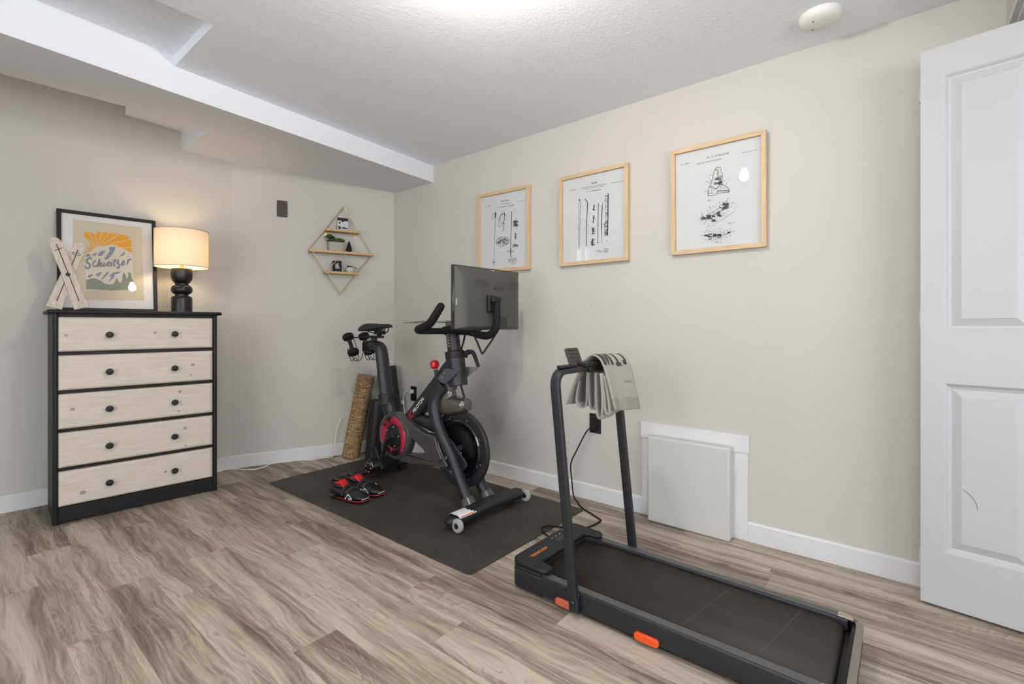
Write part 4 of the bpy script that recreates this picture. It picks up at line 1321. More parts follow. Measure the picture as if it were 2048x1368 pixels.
# main beam, head tube, stem
m = MB(); m.prism([(2.47, .438), (2.20, .692), (2.062, .83), (2.03, .80), (2.02, .72), (2.06, .665), (2.105, .62), (2.17, .59), (2.25, .525), (2.37, .415), (2.43, .385)], yz(BX), -.036, .036); mbm = m.build('main_beam', PWD, BK, bevel=.02, seg=4)
HD = lambda k: V((BX, 1.983+.165*k, .69+k))           # along the leaning head tube
m = MB(); m.cyl(HD(-.005), HD(.155), .0545, n=32); m.build('head_tube', PWD, BK, bevel=.004)
m = MB(); m.cyl(HD(.14), HD(.325), .0385, n=28); m.build('handlebar_post', PWD, BK)
m = MB(); m.cyl(HD(.15), HD(.192), .056, n=28); m.obox(HD(.171)+V((.035, -.03, 0)), (1, 0, 0), (0, 1, 0), (0, 0, 1), .022, .02, .018); m.build('post_collar', BPL, BK, bevel=.004)
m = MB(); m.cyl(HD(.18)+V((.03, -.04, 0)), HD(.18)+V((.062, -.062, .004)), .013, n=14); m.tube([HD(.185)+V((.05, -.05, .002)), HD(.185)+V((.066, -.082, .0)), HD(.15)+V((.07, -.10, -.01)), HD(.115)+V((.07, -.112, -.01))], [.013, .013, .011, .009], 10, smooth=3); m.build('post_lever', BPL, BK)
dr = Draw(lambda a, b: HD(b)+V((-.0386*cos(a/.0386), .0386*sin(a/.0386)-0, 0)))
for i in range(5): dr.poly([(-.006, .22+i*.016), (-.001, .22+i*.016), (-.001, .226+i*.016), (-.006, .226+i*.016)]); 
dr.line([(.004, .218), (.004, .292)], .0012); dr.build('post_scale', PRW, BK)
# lettering and emblem along the beam
ud = V((0, -.715, .70)).normalized(); wd_ = V((0, -.70, -.715)).normalized()
PB = lambda a, b: V((BX-.0366, 2.395, .478))+ud*a-wd_*b
dr = Draw(PB); dr.text('PELOTON', .121, -.033, .021, bold=.016, width=.132); dr.build('lettering', PRW, mbm)
dr = Draw(lambda a, b: PB(a+.002, b-.024))
for dx, r in ((0, .02),):
    dr.line([(.018+r*.8*cos(q), .001+r*.8*sin(q)) for q in [i*pi/9 for i in range(2, 18)]], .0085)
dr.line([(-.006, -.024), (.006, -.006)], .010); dr.line([(.030, .010), (.042, .026)], .007); dr.line([(.014, -.004), (.022, .006)], .005)
dr.build('emblem', REDP, mbm)
# resistance knob
m = MB(); m.cyl((BX, 2.155, .71), (BX, 2.176, .765), .012, n=14); m.tube([(BX, 2.14, .66), (BX, 2.155, .74)], [.03, .02], 14); m.build('knob_stalk', PWD, BK)
m = MB(); m.lathe([(0, 0), (.016, .001), (.024, .010), (.0285, .026), (.026, .042), (.016, .051), (0, .053)], (BX, 2.180, .770), (0, .22, 1), n=10); m.build('resistance_knob', REDP, BK, smooth=25)

# fork legs, brake housing, flywheel
for sg, top in ((-1, 0), (1, 0)):
    pts = [(BX+sg*.015, 2.07, .68), (BX+sg*.035, 2.115, .615), (BX+sg*.05, 2.125, .55), (BX+sg*.056, 2.10, .47), (BX+sg*.06, 2.035, .37), (BX+sg*.062, 1.965, .285), (BX+sg*.066, 1.895, .17), (BX+sg*.072, 1.835, .075)]
    m = MB(); m.tube(pts, [.046, .044, .042, .037, .034, .032, .031, .030], 18, smooth=5); m.build('fork_leg', PWD, BK, smooth=60)
    m = MB(); m.cyl((BX+sg*.071, 1.846, .092), (BX+sg*.074, 1.822, .055), .036, .046, n=24); m.build('fork_boot', GUARD, BK, bevel=.003)
m = MB()
rings = []
for y, zc, rz, rx in ((2.120, .562, .022, .026), (2.112, .562, .044, .044), (2.09, .564, .053, .054), (2.05, .566, .056, .058), (2.01, .568, .055, .058), (1.98, .571, .050, .056), (1.955, .575, .044, .053), (1.93, .578, .041, .050), (1.912, .579, .034, .042), (1.902, .579, .016, .022)):
    rings.append([V((BX+rx*math.copysign(abs(cos(a))**.75, cos(a)), y, zc+rz*math.copysign(abs(sin(a))**(.75 if sin(a) > 0 else .5), sin(a)))) for a in [2*pi*k/28 for k in range(28)]])
m.loft(rings)
m.tube([(BX, 2.058, .585), (BX, 2.056, .622), (BX, 2.052, .65), (BX, 2.050, .70)], [.058, .046, .034, .037], 24, smooth=5, caps=False); m.build('brake_housing', CHROME, BK, smooth=70)
FY, FZ = 1.964, .328
m = MB()
m.lathe([(.03, -.004), (.10, -.004), (.135, -.008), (.150, -.020), (.163, -.0225), (.170, -.018), (.171, -.012), (.212, -.0135), (.217, -.010), (.217, .010), (.212, .0135), (.171, .012), (.165, .018), (.15, .016), (.135, .008), (.03, .006)], (BX, FY, FZ), (1, 0, 0), n=96)
fw = m.build('flywheel', PWD, BK, smooth=30)
m = MB(); m.lathe([(.03, -.0062), (.10, -.0062), (.136, -.0102), (.151, -.0222), (.163, -.0247), (.1705, -.020)], (BX, FY, FZ), (1, 0, 0), n=96); m.build('flywheel_inner', BGL, fw)
for i in range(8):
    a = 2*pi*i/8+.35; MB().ball((BX-.0135, FY+.176*cos(a), FZ+.176*sin(a)), .0035, 8, 6).build('bolt', STEEL, fw)
m = MB(); m.prism([(2.045, .378), (2.012, .383), (1.982, .362), (1.95, .330), (1.915, .30), (1.884, .275), (1.878, .25), (1.892, .225), (1.95, .205), (2.02, .205), (2.075, .235), (2.085, .32)], yz(BX-.034), -.008, .006); m.build('flywheel_side_cover', PWD, BK, bevel=.004, seg=3)
m = MB(); m.cyl((BX-.05, FY+.02, FZ-.005), (BX+.06, FY+.02, FZ-.005), .022, n=18); m.build('axle', BPL, BK)
m = MB(); m.cyl((BX-.095, 1.985, .292), (BX-.088, 1.985, .292), .009, n=14); m.build('axle_bolt', STEEL, BK)
# belt guard with its triangular window, round crank end
GX = BX-.052
guard = [(2.48, .485), (2.40, .468), (2.31, .432), (2.20, .395), (2.08, .392), (2.066, .345), (2.022, .272), (1.99, .238), (2.02, .222), (2.12, .213), (2.24, .198), (2.37, .188), (2.48, .195), (2.56, .24), (2.59, .34), (2.56, .43)]
win = [(2.312, .348), (2.265, .328), (2.20, .298), (2.192, .284), (2.20, .272), (2.29, .258), (2.375, .246), (2.345, .275), (2.325, .31)]
m = MB(); m.prism(guard, yz(GX), -.024, .022, hole=win); m.build('belt_guard', GUARD, BK, smooth=30, bevel=.006, seg=2)
m = MB(); m.prism([(2.14, .385), (2.085, .388), (2.072, .345), (2.03, .272), (2.062, .250), (2.10, .252)], yz(GX-.02), -.014, .0); m.build('guard_cover', GUARD, BK, bevel=.006, seg=3)
CY, CZ = 2.478, .338
m = MB(); m.lathe([(.0, .03), (.142, .03), (.148, .02), (.148, -.020), (.144, -.030), (.134, -.034), (.124, -.032), (.120, -.028), (0, -.028)], (GX, CY, CZ), (1, 0, 0), n=80); m.build('crank_disc', GUARD, BK, smooth=30)
m = MB(); m.lathe([(.076, -.029), (.080, -.033), (.100, -.036), (.119, -.034), (.123, -.029)], (GX, CY, CZ), (1, 0, 0), n=80); m.build('red_ring', REDRING, BK, smooth=40)
m = MB(); m.lathe([(0, -.052), (.02, -.052), (.024, -.046), (.05, -.042), (.072, -.036), (.076, -.029)], (GX, CY, CZ), (1, 0, 0), n=60); sp = m.build('crank_spider', BPL, BK, smooth=40)
for i in range(5):
    a = 2*pi*i/5+.5; MB().ball((GX-.0385, CY+.062*cos(a), CZ+.062*sin(a)), .005, 8, 6).build('bolt', STEEL, sp)
m = MB(); m.cyl((GX-.05, CY, CZ), (GX-.078, CY, CZ), .017, n=20); m.build('crank_axle', STEEL, BK)
E0 = V((BX-.138, CY-.018, CZ+.004)); E1 = V((BX-.142, CY+.048, CZ-.158))
dv = (E1-E0).normalized()
m = MB(); m.sweep([E0-dv*.012, E0+(E1-E0)*.5, E1+dv*.012], rrect(.018, .030, .006, 3), (1, 0, 0)); m.cyl(E0+V((-.011, 0, 0)), E0+V((.014, 0, 0)), .019, n=20); m.build('crank_arm', BPL, BK, bevel=.002)
MB().cyl(E0+V((-.014, 0, 0)), E0+V((-.010, 0, 0)), .010, n=14).build('crank_cap', STEEL, BK)
m = MB(); m.cyl(E1+V((.01, 0, 0)), E1+V((-.025, 0, 0)), .009, n=14); m.build('pedal_spindle', STEEL, BK)


def pedal(c, tilt):
    u = V((0, cos(tilt), sin(tilt))); w = V((0, -sin(tilt), cos(tilt)))
    m = MB(); m.prism([(-.05, .022), (-.02, .045), (.03, .03), (.052, -.004), (.040, -.03), (0, -.036), (-.042, -.02)], lambda a, b, q: c+u*a+w*b+V((q, 0, 0)), -.038, .038)
    p = m.build('pedal', BGL, BK, bevel=.005)
    for a, b in ((-.034, .012), (-.012, .026), (.016, .016), (.03, -.01), (.006, -.024), (-.024, -.012)): MB().ball(c+u*a+w*b+V((-.0385, 0, 0)), .0044, 8, 6).build('bolt', STEEL, p)
    m = MB(); m.prism([(-.06, -.01), (-.02, -.04), (.06, .095), (.02, .12)], lambda a, b, q: c+V((0, 1, 0))*a+Z*b+V((q, 0, 0)), .02, .036); m.build('toe_cage', BPL, p, bevel=.004)


pedal(V((BX-.178, 2.548, .158)), -.5)
# far side crank and pedal
m = MB(); m.sweep([(BX+.10, CY+.01, CZ-.01), (BX+.10, CY-.065, CZ+.152)], rrect(.018, .030, .006, 3), (1, 0, 0)); m.cyl((BX-.03, CY, CZ), (BX+.11, CY, CZ), .016, n=16); m.build('crank_arm', BPL, BK, bevel=.002)
m = MB(); m.box(BX+.11, BX+.19, CY-.115, CY-.02, CZ+.135, CZ+.165); m.build('pedal', BGL, BK, bevel=.006)
# lower link tube
m = MB(); m.tube([(BX, 2.37, .45), (BX, 2.29, .448), (BX, 2.20, .435), (BX, 2.12, .43)], [.03, .038, .042, .045], 18, smooth=4); m.build('link_tube', PWD, BK, smooth=60)

# handlebar with two horns
m = MB()
m.sweep([(1.715, 2.075, 1.005), (1.76, 2.06, 1.0), (1.82, 2.01, .999), (BX, 1.985, 1.0), (2.04, 2.01, .999), (2.10, 2.06, 1.0), (2.145, 2.075, 1.005)], rrect(.075, .034, .015, 4), (0, 0, 1), smooth=5); hb = m.build('handlebar', RUB, BK, smooth=50)
for sg in (-1, 1):
    X = lambda q: BX+sg*q
    m = MB(); m.tube([(X(.150), 2.045, 1.001), (X(.195), 2.088, 1.004), (X(.215), 2.070, 1.010), (X(.222), 2.01, 1.024), (X(.224), 1.965, 1.045), (X(.222), 1.93, 1.082), (X(.218), 1.892, 1.128)], [.020, .022, .0225, .0225, .0225, .022, .021], 16, smooth=5)
    m.ball((X(.218), 1.890, 1.130), .021, 12, 8); m.build('handlebar_horn', RUB, BK, smooth=60)
m = MB(); m.cyl(HD(.29), HD(.335), .05, .062, n=24); m.build('handlebar_mount', BPL, BK, bevel=.006)
m = MB(); m.prism([(2.06, 1.05), (2.22, 1.058), (2.40, 1.048), (2.40, 1.044), (2.22, 1.052), (2.06, 1.044)], yz(BX+.02), -.085, .085); m.box(BX-.02, BX+.06, 2.0, 2.07, 1.012, 1.058)
m.build('phone_tray', TRAY, BK, bevel=.0015)
# screen on its bent arm
m = MB()
SY = lambda x: 1.757-.05*(x-BX)
PSn = lambda x, z, o: V((x, SY(x)+o, z-.02*(x-BX)*0))
x0, x1, z0, z1 = 1.682, 2.180, 1.006, 1.340
m.box(x0, x1, -.004, .014, z0, z1, lambda a, b, c: PSn(a, c, b)); sc = m.build('screen', BGL, BK, bevel=.004)
m = MB(); m.box(x0+.012, x1-.012, .014, .0155, z0+.02, z1-.012, lambda a, b, c: PSn(a, c, b)); m.build('display', SCRG, sc)
m = MB()
rings = []
for d_, o in ((.003, -.004), (.012, -.012), (.06, -.036), (.075, -.040)):
    k = .6 if d_ > .02 else 1
    rings.append([PSn(a, b, o) for a, b in ((x0+d_, z0+d_*k*.4), (x1-d_, z0+d_*k*.4), (x1-d_, z1-d_), (x0+d_, z1-d_))])
m.loft(rings); m.build('rear_shell', SCRB, sc, bevel=.008, seg=3, smooth=40)
d = Draw(lambda a, b: PSn(a, b, -.0406))
for gx in (1.80, 1.853, 2.062, 2.105):
    for i in range(6):
        for j in range(5): d.poly([(gx+i*.0068+.0022*cos(q), 1.233+j*.0085+.0022*sin(q)) for q in [k*pi/3 for k in range(6)]])
vg = d.build('speaker_grille', PRD, sc)
d = Draw(lambda a, b: PSn(a, b, -.0407)); d.text('PELOTON', 1.973, 1.222, .015, bold=.02, width=.075); d.build('lettering', PRD, sc)
d = Draw(lambda a, b: PSn(a, b, -.0405)); d.poly([(1.935, 1.02), (2.04, 1.02), (2.04, 1.075), (1.935, 1.075)]); d.build('port_recess', BGL, sc)
d = Draw(lambda a, b: PSn(a, b, -.041)); d.poly([(1.955, 1.025), (1.985, 1.025), (1.985, 1.068), (1.955, 1.068)]); d.build('port', plain('port_grey', (110, 108, 104), .5), sc)
for a0, a1, b0, b1 in ((1.945, 1.968, 1.3265, 1.3315), (1.693, 1.699, 1.135, 1.168)):
    m = MB(); m.box(a0, a1, -.0145, -.009, b0, b1, lambda a, b, c: PSn(a, c, b)); m.build('button', CLRW, sc)
m = MB(); m.tube([(BX, 2.0, 1.0), (BX, 1.92, .998), (BX, 1.862, .990), (BX, 1.80, .976), (BX, 1.745, .978), (BX, 1.703, 1.005), (BX, 1.690, 1.05), (BX, 1.689, 1.12), (BX, 1.692, 1.165)], [.024, .023, .022, .0215, .0215, .021, .0205, .019, .018], 16, smooth=5); m.build('screen_arm', RUB, BK, smooth=60)
m = MB(); m.box(BX-.045, BX+.028, 1.676, 1.72, 1.152, 1.182); m.box(BX-.05, BX+.01, 1.70, 1.722, 1.10, 1.19); m.build('screen_hinge', BPL, BK, bevel=.007, seg=3)
MB().sweep([(BX-.03, 1.85, .992), (BX-.03, 1.815, .955), (BX-.03, 1.775, .886), (BX-.03, 1.762, .882), (BX-.02, 1.745, .91), (BX, 1.71, .968), (BX, 1.69, 1.012)], rrect(.012, .006, .0025, 2), (1, 0, 0), smooth=4).build('screen_cable', BPL, BK)
MB().tube([(BX+.03, 1.955, .995), (BX+.035, 1.975, .94), (BX+.03, 1.995, .88)], .006, 8, smooth=4).build('post_cable', BPL, BK)
MB().tube([(BX+.02, 1.985, .69), (BX+.02, 1.955, .62), (BX+.02, 1.94, .56)], .006, 8, smooth=4).build('brake_cable', BPL, BK)
# bottle brackets either side of the head tube
for sg, mt_ in ((-1, GREYSH), (1, PALEB)):
    X = BX+sg*.066
    m = MB(); poly = [(2.088, .725), (2.012, .783), (1.985, .789), (1.935, .787), (1.905, .797), (1.888, .788), (1.93, .757), (1.975, .728), (2.03, .697), (2.07, .702)]
    m.prism(poly, lambda a, b, q: V((X+sg*(q+.9*(b-.74)*.35+.00), a, b)), -.003, .003)
    br = m.build('bottle_bracket', mt_, BK, bevel=.002)
    for y, z in ((2.042, .735), (2.015, .762)):
        MB().cyl((X+sg*(.002+.315*(z-.74)), y, z), (X+sg*(.006+.315*(z-.74)), y, z), .005, n=12).build('screw', STEEL, br)

# ------------------------------------------------------------------ cycling shoes on the mat
SHB = plain('shoe_black', (28, 28, 30), .38, spec=.5, coat=.15, var=.2, vs=60)
EMB = plain('emblem_pale', (206, 216, 222), .5)
REDK = plain('dark_red_rubber', (150, 22, 36), .5)
SHM = plain('shoe_mesh_grey', (58, 57, 56), .6, var=.2, vs=200)


def shoe():
    t = thing('cycling_shoe', '', 'cycling shoe', (0, 0, 0))
    # x from heel to toe, rings of (half width, z bottom, z top)
    prof = [(.004, .018, .030, .060), (.016, .031, .022, .078), (.045, .036, .018, .082), (.085, .037, .016, .074), (.125, .040, .014, .072), (.165, .046, .013, .066), (.20, .050, .013, .058), (.235, .046, .015, .050), (.258, .034, .018, .042), (.270, .014, .022, .034)]
    def ring(x, w, zb, zt, k=18, g=0):
        o = []
        for i in range(k):
            a = 2*pi*i/k; ca, sa = cos(a), sin(a)
            h = (zt-zb)/2; zc = (zt+zb)/2
            ww = (w+g)*(1 if sa < 0 else 1-.25*sa**2)
            o.append(V((x, ww*math.copysign(abs(ca)**.75, ca), zc+(h+g)*math.copysign(abs(sa)**.8, sa))))
        return o
    m = MB(); m.loft([ring(*p) for p in prof]); m.build('upper', SHB, t, local=True, sub=1, smooth=70)
    m = MB(); m.loft([[V((x, w*k*1.02*s, z)) for s, k, z in ((-1, 1, .016), (1, 1, .016), (1, .94, .004+.02*max(0, (x-.2)/.07)**2), (-1, .94, .004+.02*max(0, (x-.2)/.07)**2))] for x, w, zb, zt in prof]); m.build('sole', SHB, t, local=True, bevel=.003)
    m = MB(); m.tube([(x, s*w*1.0, .0165) for s in (-1, 1) for x, w, zb, zt in (prof[3:] if s < 0 else list(reversed(prof[3:])))], .0032, 6, smooth=2); m.build('red_edge', REDK, t, local=True)
    m = MB(); m.box(.15, .205, -.03, .03, .0005, .008); m.build('cleat', BPL, t, local=True, bevel=.003)
    # collar, red lining and tongue
    m = MB(); m.tube([(.052+.050*cos(q), .031*sin(q), .088-.012*cos(q)) for q in [i*2*pi/20 for i in range(20)]], .0085, 10, closed=True); m.build('collar', SHB, t, local=True)
    m = MB(); m.ball((.050, 0, .079), (.040, .027, .014), 18, 8); m.build('lining', REDF, t, local=True)
    m = MB(); rings = []
    for q in range(7):
        k = q/6; x = .092+.022*(1-k)-.012*k; z = .076+.034*k
        rings.append([V((x+.0055*sin(a)-.002, (.026+.004*k)*cos(a)*(1 if q < 6 else .75), z+.004*sin(a))) for a in [2*pi*i/12 for i in range(12)]])
    m.loft(rings); m.build('tongue', REDF, t, local=True, smooth=60)
    # straps across the instep
    for x0, dz in ((.118, .0), (.158, -.003)):
        m = MB(); sec = []
        pts = [V((x0+.006*j/8, (.043+.004*(x0 > .14))*cos(pi*j/8), .036+dz+.0415*sin(pi*j/8)*(1-.12*(x0 > .14)))) for j in range(9)]
        m.sweep(pts, rrect(.024, .004, .0015, 2), (1, 0, 0)); m.build('strap', SHM, t, local=True)
    # printed emblem on both flanks and the pale toe line
    for s in (-1, 1):
        f = lambda a, b, s=s: V((a, s*(.0495+.004*(1-abs(b-.04)/.03)+.03*(a-.175)*(a < .19)), b))
        d = Draw(f)
        d.line([(.150, .024), (.178, .052), (.204, .028)], .008); d.line([(.204, .028), (.178, .026)], .007); d.line([(.178, .026), (.182, .036)], .006)
        d.build('emblem', EMB, t, local=True)
    d = Draw(lambda a, b: V((.2725+.001-.0105*(a/.03)**2*1.0, a, b)))
    d.line([(-.034, .026), (-.012, .030), (.012, .030), (.034, .026)], .0035, 4); d.build('toe_line', PRW, t, local=True)
    return t


SH = shoe()
for n_, (x, y, a, lab) in enumerate(((1.540, 2.665, -1.31, 'black cycling shoe with red lining, the outer one of the pair, by the mat edge'), (1.650, 2.680, -1.26, 'black cycling shoe with red lining, the inner one of the pair, nearer the bike'))):
    o = SH if n_ == 0 else copy_thing(SH, (0, 0, 0), 0, lab)
    o.location = (x, y, MZ+.0003); o.rotation_euler = (0, 0, a); o['label'] = lab; o['group'] = 'pair of cycling shoes'

# ------------------------------------------------------------------ rolled mats in the corner


def rolled(name, label, cat, b, tp, r, mat, th, turns, seed):
    b, tp = V(b), V(tp); ax = (tp-b).normalized(); u, w = basis(ax)
    t = thing(name, label, cat, b, 0, 'rolled mats behind the bike')
    n = int(26*turns); out = []; inn = []
    ph = seed
    for i in range(n+1):
        k = i/n; a = ph+2*pi*turns*k; R = r*(1-.62*k)
        out.append((R*cos(a), R*sin(a))); inn.append(((R-th)*cos(a), (R-th)*sin(a)))
    m = MB()
    rings = []
    for p in (b, tp):
        rings.append([[p+u*x+w*y for x, y in out], [p+u*x+w*y for x, y in inn]])
    VO = [[m.v(q) for q in rings[k][0]] for k in (0, 1)]; VI = [[m.v(q) for q in rings[k][1]] for k in (0, 1)]
    for i in range(n):
        m.face([VO[0][i], VO[0][i+1], VO[1][i+1], VO[1][i]]); m.face([VI[0][i+1], VI[0][i], VI[1][i], VI[1][i+1]])
        for k in (0, 1): m.face([VO[k][i], VI[k][i], VI[k][i+1], VO[k][i+1]])
    for i in (0, n): m.face([VO[0][i], VI[0][i], VI[1][i], VO[1][i]])
    m.build('roll', mat, t, smooth=50)


BMAT = plain('black_yoga_mat', (34, 33, 33), .45, spec=.45, var=.12, vs=200, bump=.3, bs=500, bd=.0006)
rolled('rolled_mat', 'brown woven mat rolled up, leaning against the wall behind the bike', 'rolled mat', (2.100, 3.365, .004), (2.222, 3.335, .635), .076, JUTE, .010, 2.6, 2.2)
rolled('rolled_mat', 'short black rolled mat standing in front of the brown woven roll', 'rolled mat', (2.200, 3.205, .002), (2.238, 3.186, .447), .062, BMAT, .008, 3.0, .6)
rolled('rolled_mat', 'tall black rolled mat in the corner, behind the bike seat post', 'rolled mat', (2.402, 3.168, .002), (2.360, 3.243, .70), .076, BMAT, .009, 3.0, 1.4)

# ------------------------------------------------------------------ cords
t = thing('extension_cord', 'white extension cord along the baseboard from the chest to the brown woven roll', 'cord', (1.35, 3.72, 0))
m = MB(); m.tube([(1.30, 3.735, .006), (1.36, 3.718, .010), (1.405, 3.690, .006), (1.435, 3.628, .004), (1.517, 3.585, .004), (1.62, 3.638, .004), (1.718, 3.606, .004), (1.80, 3.572, .004), (1.88, 3.505, .004), (1.96, 3.49, .004), (2.005, 3.462, .006), (2.015, 3.455, .06), (2.03, 3.462, .14), (2.05, 3.47, .22), (2.08, 3.46, .3)], .0042, 8, smooth=6); m.build('cable', WHT, t)
m = MB(); m.box(1.275, 1.318, 3.722, 3.748, 0.0005, .020); m.build('socket_end', WHT, t, bevel=.004)
t = thing('adapter_plug', 'small black plug in the cord end beside the chest', 'plug', (1.262, 3.735, 0))
m = MB(); m.box(1.244, 1.274, 3.722, 3.748, .0005, .026); m.cyl((1.274, 3.735, .011), (1.2745, 3.735, .011), .005); m.build('plug_body', BPL, t, bevel=.003)
t = thing('phone_charger', 'white charging plug and cable in the outlet behind the bike', 'charger', (2.47, 3.07, .5))
m = MB(); m.box(2.458, 2.486, 3.062, 3.088, .484, .514); m.build('plug_body', WHT, t, bevel=.003)
m = MB(); m.tube([(2.462, 3.085, .50), (2.45, 3.125, .497), (2.452, 3.152, .47), (2.458, 3.165, .42), (2.455, 3.150, .36), (2.452, 3.135, .30), (2.455, 3.13, .16), (2.45, 3.12, .03), (2.44, 3.07, .004)], .0032, 8, smooth=6); m.build('cable', WHT, t)
m = MB(); m.box(2.444, 2.464, 3.15, 3.185, .392, .42); m.build('adapter', WHT, t, bevel=.004)
t = thing('treadmill_power_cord', 'black power cord from the outlet under the towel to the treadmill', 'cord', (2.45, 1.41, .43))
m = MB(); m.box(2.462, 2.486, 1.398, 1.428, .418, .448); m.build('plug_body', BPL, t, bevel=.004)
m = MB(); m.tube([(2.466, 1.425, .432), (2.44, 1.445, .405), (2.412, 1.49, .30), (2.406, 1.527, .215), (2.408, 1.522, .12), (2.406, 1.508, .03), (2.39, 1.47, .006), (2.338, 1.412, .0055), (2.262, 1.262, .0045), (2.235, 1.240, .0045), (2.15, 1.245, .0045), (2.09, 1.275, .0045), (2.045, 1.345, .006), (2.01, 1.405, .010), (1.97, 1.42, .010), (1.93, 1.385, .010), (1.90, 1.31, .006), (1.86, 1.24, .012), (1.845, 1.202, .035)], .0042, 8, smooth=6); m.build('cable', RUB, t)

# ------------------------------------------------------------------ treadmill
TM = thing('walking_treadmill', 'black folding walking treadmill with a U-shaped handrail, beside the right wall', 'treadmill', (1.683, .66, 0))
X0, X1 = 1.460, 1.908
YH, YT = 1.205, .112
m = MB(); m.box(X0+.012, X1-.012, .16, 1.10, .018, .066); m.build('deck', BPL, TM, bevel=.004)
for xa, xb in ((X0, X0+.042), (X1-.042, X1)):
    m = MB(); m.sweep([(0.5*(xa+xb), .145, .053), (0.5*(xa+xb), 1.06, .053)], rrect(.042, .070, .005, 3), (0, 0, 1)); m.build('side_rail', PWD, TM, smooth=30)
    m = MB(); m.box(xa+.006, xb-.006, .15, 1.06, .0875, .0895); m.build('rail_tread', BRUSHED, TM)
# belt looping over its rollers
m = MB()
pr = [(1.10, .078), (.20, .078), (.172, .075), (.156, .066), (.150, .053), (.156, .040), (.172, .031), (1.0, .03)]
m.loft([[V((x, y, z)) for y, z in pr] for x in (X0+.049, X1-.049)], closed=False)
bl = m.build('running_belt', BELT, TM, smooth=40, solid=.003)
d = Draw(lambda a, b: V((a, b, .0798)))
for y in (.30, .52): d.line([(X0+.06, y+.03), (X1-.06, y-.03)], .0016)
d.build('belt_seam', plain('belt_scuff', (92, 86, 80), .6), bl)
# motor head: plan outline with rounded nose, recess over the belt
def head_outline(g=0):
    o = []
    for cx, cy, a0 in ((X1-.035-g, YH-.035-g, 0), (X0+.035+g, YH-.035-g, pi/2)):
        o += [(cx+.035*cos(a0+pi/2*i/6), cy+.035*sin(a0+pi/2*i/6)) for i in range(7)]
    o += [(X0+g, 1.055), (X0+g+.012, 1.038), (X0+.040, 1.033), (X0+.052, 1.045), (X0+.056, 1.075), (X0+.062, 1.098), (X1-.062, 1.098), (X1-.056, 1.075), (X1-.052, 1.045), (X1-.040, 1.033), (X1-g-.012, 1.038), (X1-g, 1.055)]
    return o
m = MB(); m.prism(head_outline(), lambda a, b, q: V((a, b, q)), .012, .081); m.build('motor_housing', PWD, TM, bevel=.004, seg=2)
m = MB(); m.prism(head_outline(.001), lambda a, b, q: V((a, b, q)), .0825, .094); m.build('housing_band', PWD, TM, bevel=.0015)
m = MB(); m.prism(head_outline(.0005), lambda a, b, q: V((a, b, q+(.004*(b-1.03)/.17 if q > .1 else 0))), .0955, .1115); hc = m.build('motor_cover', BPL, TM, bevel=.005, seg=3)
HT = lambda a, b: V((a, b, .1121+.004*(b-1.03)/.17))
d = Draw(HT); d.text('TREAFLOW', 1.572, 1.140, .015, bold=.02, width=.112); d.build('lettering', ORP, hc)
d = Draw(HT); d.poly([(1.700, 1.135), (1.765, 1.135), (1.765, 1.165), (1.700, 1.165)]); d.build('display', SCRG, hc)
d = Draw(lambda a, b: HT(a, b)+Z*.0002)
for x in (1.700, 1.728, 1.756): d.line([(x, 1.176), (x+.010, 1.176)], .003)
d.build('indicator_mark', PRW, hc)
d = Draw(HT); d.poly([(1.80, 1.165), (1.838, 1.165), (1.838, 1.192), (1.80, 1.192)]); d.build('sticker', PRW, hc)
MB().cyl((X0-.002, 1.062, .088), (X0+.002, 1.062, .088), .005, n=12).build('housing_screw', BGL, TM)
# tail frame with silver strip
m = MB(); tp = [(X0+.004, .170), (X0+.004, .150), (X0+.03, .118), (X0+.06, YT), (X1-.06, YT), (X1-.03, .118), (X1-.004, .150), (X1-.004, .170)]
m.sweep([(a, b, .058) for a, b in tp], rrect(.016, .052, .004, 3), (0, 0, 1)); m.build('tail_frame', BPL, TM, smooth=40)
m = MB(); m.sweep([(a, b-.001, .0855) for a, b in tp[2:-2]], [(-.010, -.001), (.010, -.001), (.010, .0015), (-.010, .0015)], (0, 0, 1)); m.build('tail_strip', plain('silver_strip', (150, 142, 132), .35, metal=.6), TM, smooth=40)
for xa, xb, s in ((X0+.002, X0+.034, 1), (X1-.034, X1-.002, -1)):
    m = MB(); pg = [(xa if s > 0 else xb, .172), (xb if s > 0 else xa, .172), (xb if s > 0 else xa, .128), (xa+.012 if s > 0 else xb-.012, .135), (xa if s > 0 else xb, .15)]
    m.prism(pg, lambda a, b, q: V((a, b, q)), .084, .0905); c_ = m.build('corner_cap', plain('polished_cap', (205, 190, 170), .2, metal=.8) if s > 0 else bpy.data.materials['polished_cap'], TM, bevel=.001)
m = MB(); m.box(X0+.03, X1-.03, .116, .20, .022, .050); m.box(X0+.03, X1-.03, .114, .132, .022, .078); m.build('tail_tray', BPL, TM)
# feet, rollers
for x, y in ((X0+.05, .22), (X1-.05, .22), (X0+.05, 1.15), (X1-.05, 1.15)):
    MB().cyl((x, y, 0), (x, y, .02), .016, n=16).build('foot', RUB, TM)
for y0, y1, mt_ in ((.600, .682, ORG), (.918, .990, DORG)):
    m = MB(); m.prism([(.5*(y0+y1)+a, .0275+b) for a, b in rrect(y1-y0, .026, .011, 4)], lambda a, b, q: V((q, a, b)), X0-.010, X0+.004); m.build('transport_grip', mt_, TM, bevel=.003)
